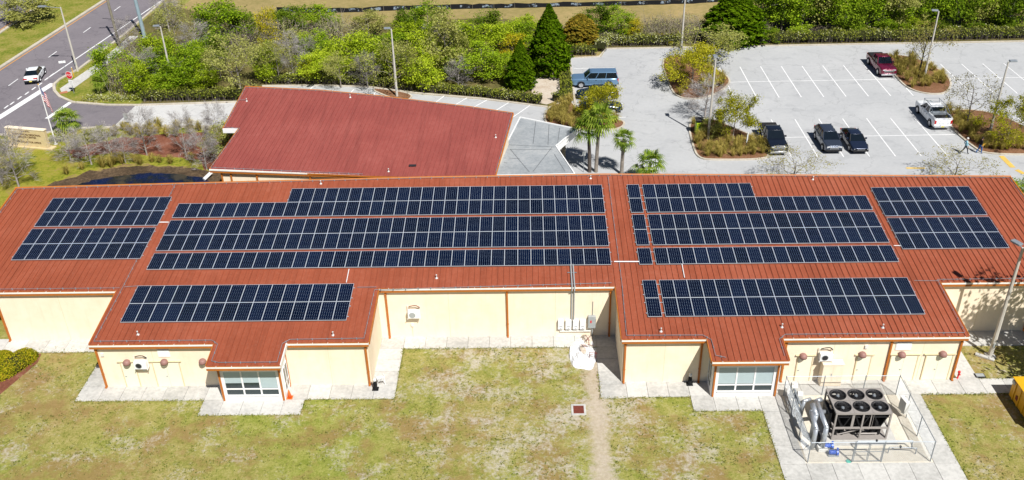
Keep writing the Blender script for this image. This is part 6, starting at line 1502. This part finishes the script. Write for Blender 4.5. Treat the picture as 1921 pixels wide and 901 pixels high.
p = gp(272, 72); t = empty('signal_pole', (p.x, p.y, 0), 0, 'tall blue-grey steel pole beside the road', 'pole'); MB().tube((0, 0, 0), (-.3, 0, 12), .27, .2, 12).build('pole', M_bluepole, t); MB().lathe([(.42, 0), (.42, .08), (.30, .12)], (0, 0, 0), 12).build('base', M_conc, t); MB().tube((-.3, 0, 11.5), (-5, 1, 12), .11, .07, 8).build('mast_arm', M_bluepole, t)
p = gp(1421, 60); t = empty('utility_pole', (p.x, p.y, 0), 0, 'pale slim pole right of the broad dark conifer', 'utility pole'); MB().tube((0, 0, 0), (.1, 0, 10), .16, .1, 8).build('pole', M_pole, t); MB().box(-.06, .06, -.2, -.12, 1.2, 1.6).build('meter_box', M_grey, t)
def text(s, size, m, parent, loc, rot, name='lettering', ext=.004, align='CENTER'):
    cu = bpy.data.curves.new(name, 'FONT'); cu.body = s; cu.size = size; cu.extrude = ext; cu.align_x = align; cu.align_y = 'CENTER'
    o = bpy.data.objects.new(name, cu); C.objects.link(o); dg = bpy.context.evaluated_depsgraph_get(); dg.update()
    me = bpy.data.meshes.new_from_object(o.evaluated_get(dg)); bpy.data.objects.remove(o); me.materials.clear(); me.materials.append(m); me.name = name
    q = bpy.data.objects.new(name, me); C.objects.link(q); q.parent = parent; q.location = loc; q.rotation_euler = rot; return q
# stop sign
p = gp(139, 176); t = empty('stop_sign', (p.x, p.y, .03), R(-14), 'red octagonal stop sign with a white plate below it', 'stop sign')
MB().tube((0, .03, 0), (0, .03, 2.75), .035, .035, 6).build('post', M_galv, t)
def octo(r, y0, y1, m, nm):
    b = MB(); P = [(r*math.cos(R(22.5+45*i)), r*math.sin(R(22.5+45*i))) for i in range(8)]; vs = [(x, y0, z+2.35) for x, z in P]+[(x, y1, z+2.35) for x, z in P]
    b.add(vs, [tuple(range(8)), tuple(range(15, 7, -1))]+[(i, i+8, (i+1) % 8+8, (i+1) % 8) for i in range(8)]); return recalc(b.build(nm, m, t))
octo(.50, -.02, -.0, M_white, 'border'); octo(.46, -.03, -.0205, M_red, 'sign_face'); text('STOP', .38, M_white, t, (0, -.034, 2.35), (R(90), 0, 0))
MB().box(-.30, .30, -.02, -.0, 1.05, 1.75).build('lower_plate', M_white, t)
for i in range(3): MB().box(-.2, .2, -.026, -.0205, 1.2+.16*i, 1.25+.16*i).build('plate_line', M_grey, t)
p = gp(139, 145); t = empty('marker_post', (p.x, p.y, 0), 0, 'thin yellow marker post beside the roadside lamp', 'marker post'); MB().tube((0, 0, 0), (0, 0, 1.3), .05, .05, 6).build('post', M_yellow, t); MB().lathe([(.055, 0), (.05, .05), (.01, .07)], (0, 0, 1.3), 6).build('cap', M_white, t)
p = gp(138, 140); t = empty('street_name_sign', (p.x-.3, p.y-1.2, 0), R(15), 'small white street plate beside the roadside lamp', 'sign'); MB().tube((0, 0, 0), (0, 0, 2.3), .03, .03, 6).build('post', M_galv, t); MB().box(-.5, .3, -.02, .02, 2.0, 2.28).build('plate', M_white, t)
M_signtext = mat('dark_brown_letters', (.10, .045, .015), .6)
# monument sign
p = gp(58, 276); t = empty('monument_sign', (p.x, p.y, 0), R(-12), 'cream monument sign with brown lettering near the flagpole', 'sign')
bevel(MB().box(-2.35, 2.35, -.22, .22, .18, 2.15).build('slab', M_tan, t), .03); bevel(MB().box(-2.6, 2.9, -.42, .42, 0, .18).build('plinth', M_tan, t), .03); MB().box(-2.4, 2.4, -.26, .26, 2.152, 2.24).build('coping', M_wall, t)
for s_, z, sz in (('410-30TH', 1.93, .24), ('SOUTHSHORE REGIONAL', 1.56, .30), ('SERVICE CENTER', 1.26, .29), ('&', .98, .22), ('TAX COLLECTOR OFFICE', .68, .27)): text(s_, sz, M_signtext, t, (.1, -.235, z), (R(90), 0, 0), ext=.012)
# flagpole and flag
p = gp(105, 271); a = wp(66, 160, p.y); t = empty('flagpole', (p.x, p.y, 0), 0, 'tall white flagpole beside the monument sign', 'flagpole')
Hf = a.z; MB().tube((0, 0, 0), (0, 0, Hf), .075, .04, 8).build('pole', M_white, t); MB().lathe([(.01, -.09), (.08, 0), (.01, .09)], (0, 0, Hf+.08), 10).build('finial', M_yellow, t, True); MB().lathe([(.22, 0), (.2, .1), (.09, .16)], (0, 0, 0), 12).build('base', M_conc, t)
def flagmat():
    b = NB('flag_cloth'); tc = b.t.nodes.new('ShaderNodeUVMap'); U, Vv, _ = b.sep(tc.outputs[0])
    st = b.math('LESS_THAN', b.math('FRACT', b.math('MULTIPLY', Vv, 6.5)), .5); col = b.mix(st, (.75, .74, .74), (.42, .02, .035))
    can = b.math('MULTIPLY', b.math('LESS_THAN', U, .4), b.math('GREATER_THAN', Vv, .462))
    sx = b.math('SUBTRACT', b.math('FRACT', b.math('MULTIPLY', U, 15)), .5); sy = b.math('SUBTRACT', b.math('FRACT', b.math('MULTIPLY', Vv, 9.3)), .5)
    star = b.math('LESS_THAN', b.math('ADD', b.math('MULTIPLY', sx, sx), b.math('MULTIPLY', sy, sy)), .06)
    return b.done(b.mix(can, col, b.mix(star, (.02, .035, .16), (.75, .75, .78))))
n, k = 24, 16; vs = []; uv = []
fl, fh = 2.7, 1.7
for j in range(k+1):
    for i in range(n+1):
        u, v = i/n, j/k
        # a nearly windless flag: the fly droops below the hoist in folds
        x = .06+.62*u**.8+.10*math.sin(u*9+v*2)*u; y = .16*math.sin(u*13+v*1.5)*u**.7; z = Hf-.15-(1-v)*fh*(1-.25*u)-1.75*u**1.1
        vs.append((x, y, z)); uv.append((u, v))
fs = [(j*(n+1)+i, j*(n+1)+i+1, (j+1)*(n+1)+i+1, (j+1)*(n+1)+i) for j in range(k) for i in range(n)]
o = MB().add(vs, fs).build('flag', flagmat(), None, True); o.location = (p.x, p.y, 0)
ul = o.data.uv_layers.new(name='UVMap')
for l in o.data.loops: ul.data[l.index].uv = uv[l.vertex_index]
o.modifiers.new('thick', 'SOLIDIFY').thickness = .01
tag(o, 'drooping American flag hanging from the flagpole', 'flag')
def plate_sign(px, py, h, w_, hh, m, label, back=None):
    p = gp(px, py); t = empty('parking_sign', (p.x, p.y, .02), R(10), label, 'sign'); MB().tube((0, .03, 0), (0, .03, h), .03, .03, 6).build('post', M_galv, t); MB().box(-w_/2, w_/2, -.012, .012, h-hh, h).build('plate', m, t)
plate_sign(240, 236, 1.5, .45, .7, M_grey, 'small grey sign at the driveway edge by the pond'); plate_sign(1095, 324, 2.3, .3, .45, M_grey, 'thin grey sign post left of the palms')
p = gp(1399, 287); t = empty('notice_board', (p.x, p.y, .1), R(70), 'small green backed white notice on a post beside the black pickup', 'sign'); MB().tube((0, .06, 0), (0, .06, 2.0), .04, .04, 6).build('post', M_dark, t); MB().box(-.4, .4, -.02, .02, 1.25, 2.05).build('panel', M_white, t); MB().box(-.4, .4, .0205, .035, 1.25, 2.05).build('backing', mat('green_sign_back', (.01, .10, .05), .5), t)
p = gp(1310, 252); t = empty('litter_bin', (p.x, p.y, .1), R(5), 'lime yellow litter bin with dark hood on the near left island', 'litter bin')
bevel(MB().box(-.36, .36, -.36, .36, .08, 1.35).build('body', mat('lime_enamel', (.38, .52, .01), .45), t), .04); bevel(MB().box(-.42, .42, -.42, .42, 1.55, 1.75).build('hood', M_dark, t), .06); MB().box(-.3, .3, -.3, .3, 1.351, 1.549).box(-.34, .34, -.34, .34, 0, .079).build('liner', M_black, t); MB().box(-.14, .14, -.375, -.361, .6, .95).build('sticker', mat('green_sticker', (.02, .22, .06), .5), t)
# silt fence on the far field
pts = [gp(*q) for q in ((520, 22), (600, 25), (680, 23), (760, 19), (860, 17.5), (940, 16), (1030, 14), (1110, 12), (1180, 11), (1300, 7), (1352, 4), (1440, 4), (1520, 2), (1620, -2))]
p0 = pts[0]; t = empty('silt_fence', (p0.x, p0.y, 0), 0, 'long low black silt fence across the dry field', 'fence')
b = MB(); st = MB(); rr = random.Random(3); fine = []
for a, c in zip(pts[:-1], pts[1:]):
    k = max(2, int((c-a).length/1.0))
    for i in range(k): q = a.lerp(c, i/k)-p0; fine.append(Vector((q.x, q.y+rr.uniform(-.12, .12), .72+rr.uniform(-.10, .06))))
for a, c in zip(fine[:-1], fine[1:]): b.add([(a.x, a.y, 0), (c.x, c.y, 0), (c.x, c.y, c.z), (a.x, a.y, a.z)], [(0, 1, 2, 3)])
sf = NB('black_geotextile'); nz = sf.noise(1.6, 5, .7); X_, Y_, Z_ = sf.sep(sf.pos); band = sf.math('MULTIPLY', sf.math('GREATER_THAN', Z_, .18), sf.math('LESS_THAN', Z_, .58)); wv = sf.math('GREATER_THAN', sf.math('SINE', sf.math('MULTIPLY', X_, 1.9)), .1)
msk = sf.math('MULTIPLY', sf.math('MULTIPLY', band, wv), sf.ramp(nz, [(.48, 0.0), (.56, .8)])); M_silt = sf.done(sf.mix(msk, (.012, .013, .016), (.30, .38, .48)))
o = b.build('fabric', M_silt, t); o.modifiers.new('th', 'SOLIDIFY').thickness = .01
for i in range(0, len(fine), 3): q = fine[i]; st.tube((q.x, q.y-.03, 0), (q.x, q.y-.03, .95), .03, .025, 4)
st.build('stakes', M_wood, t)
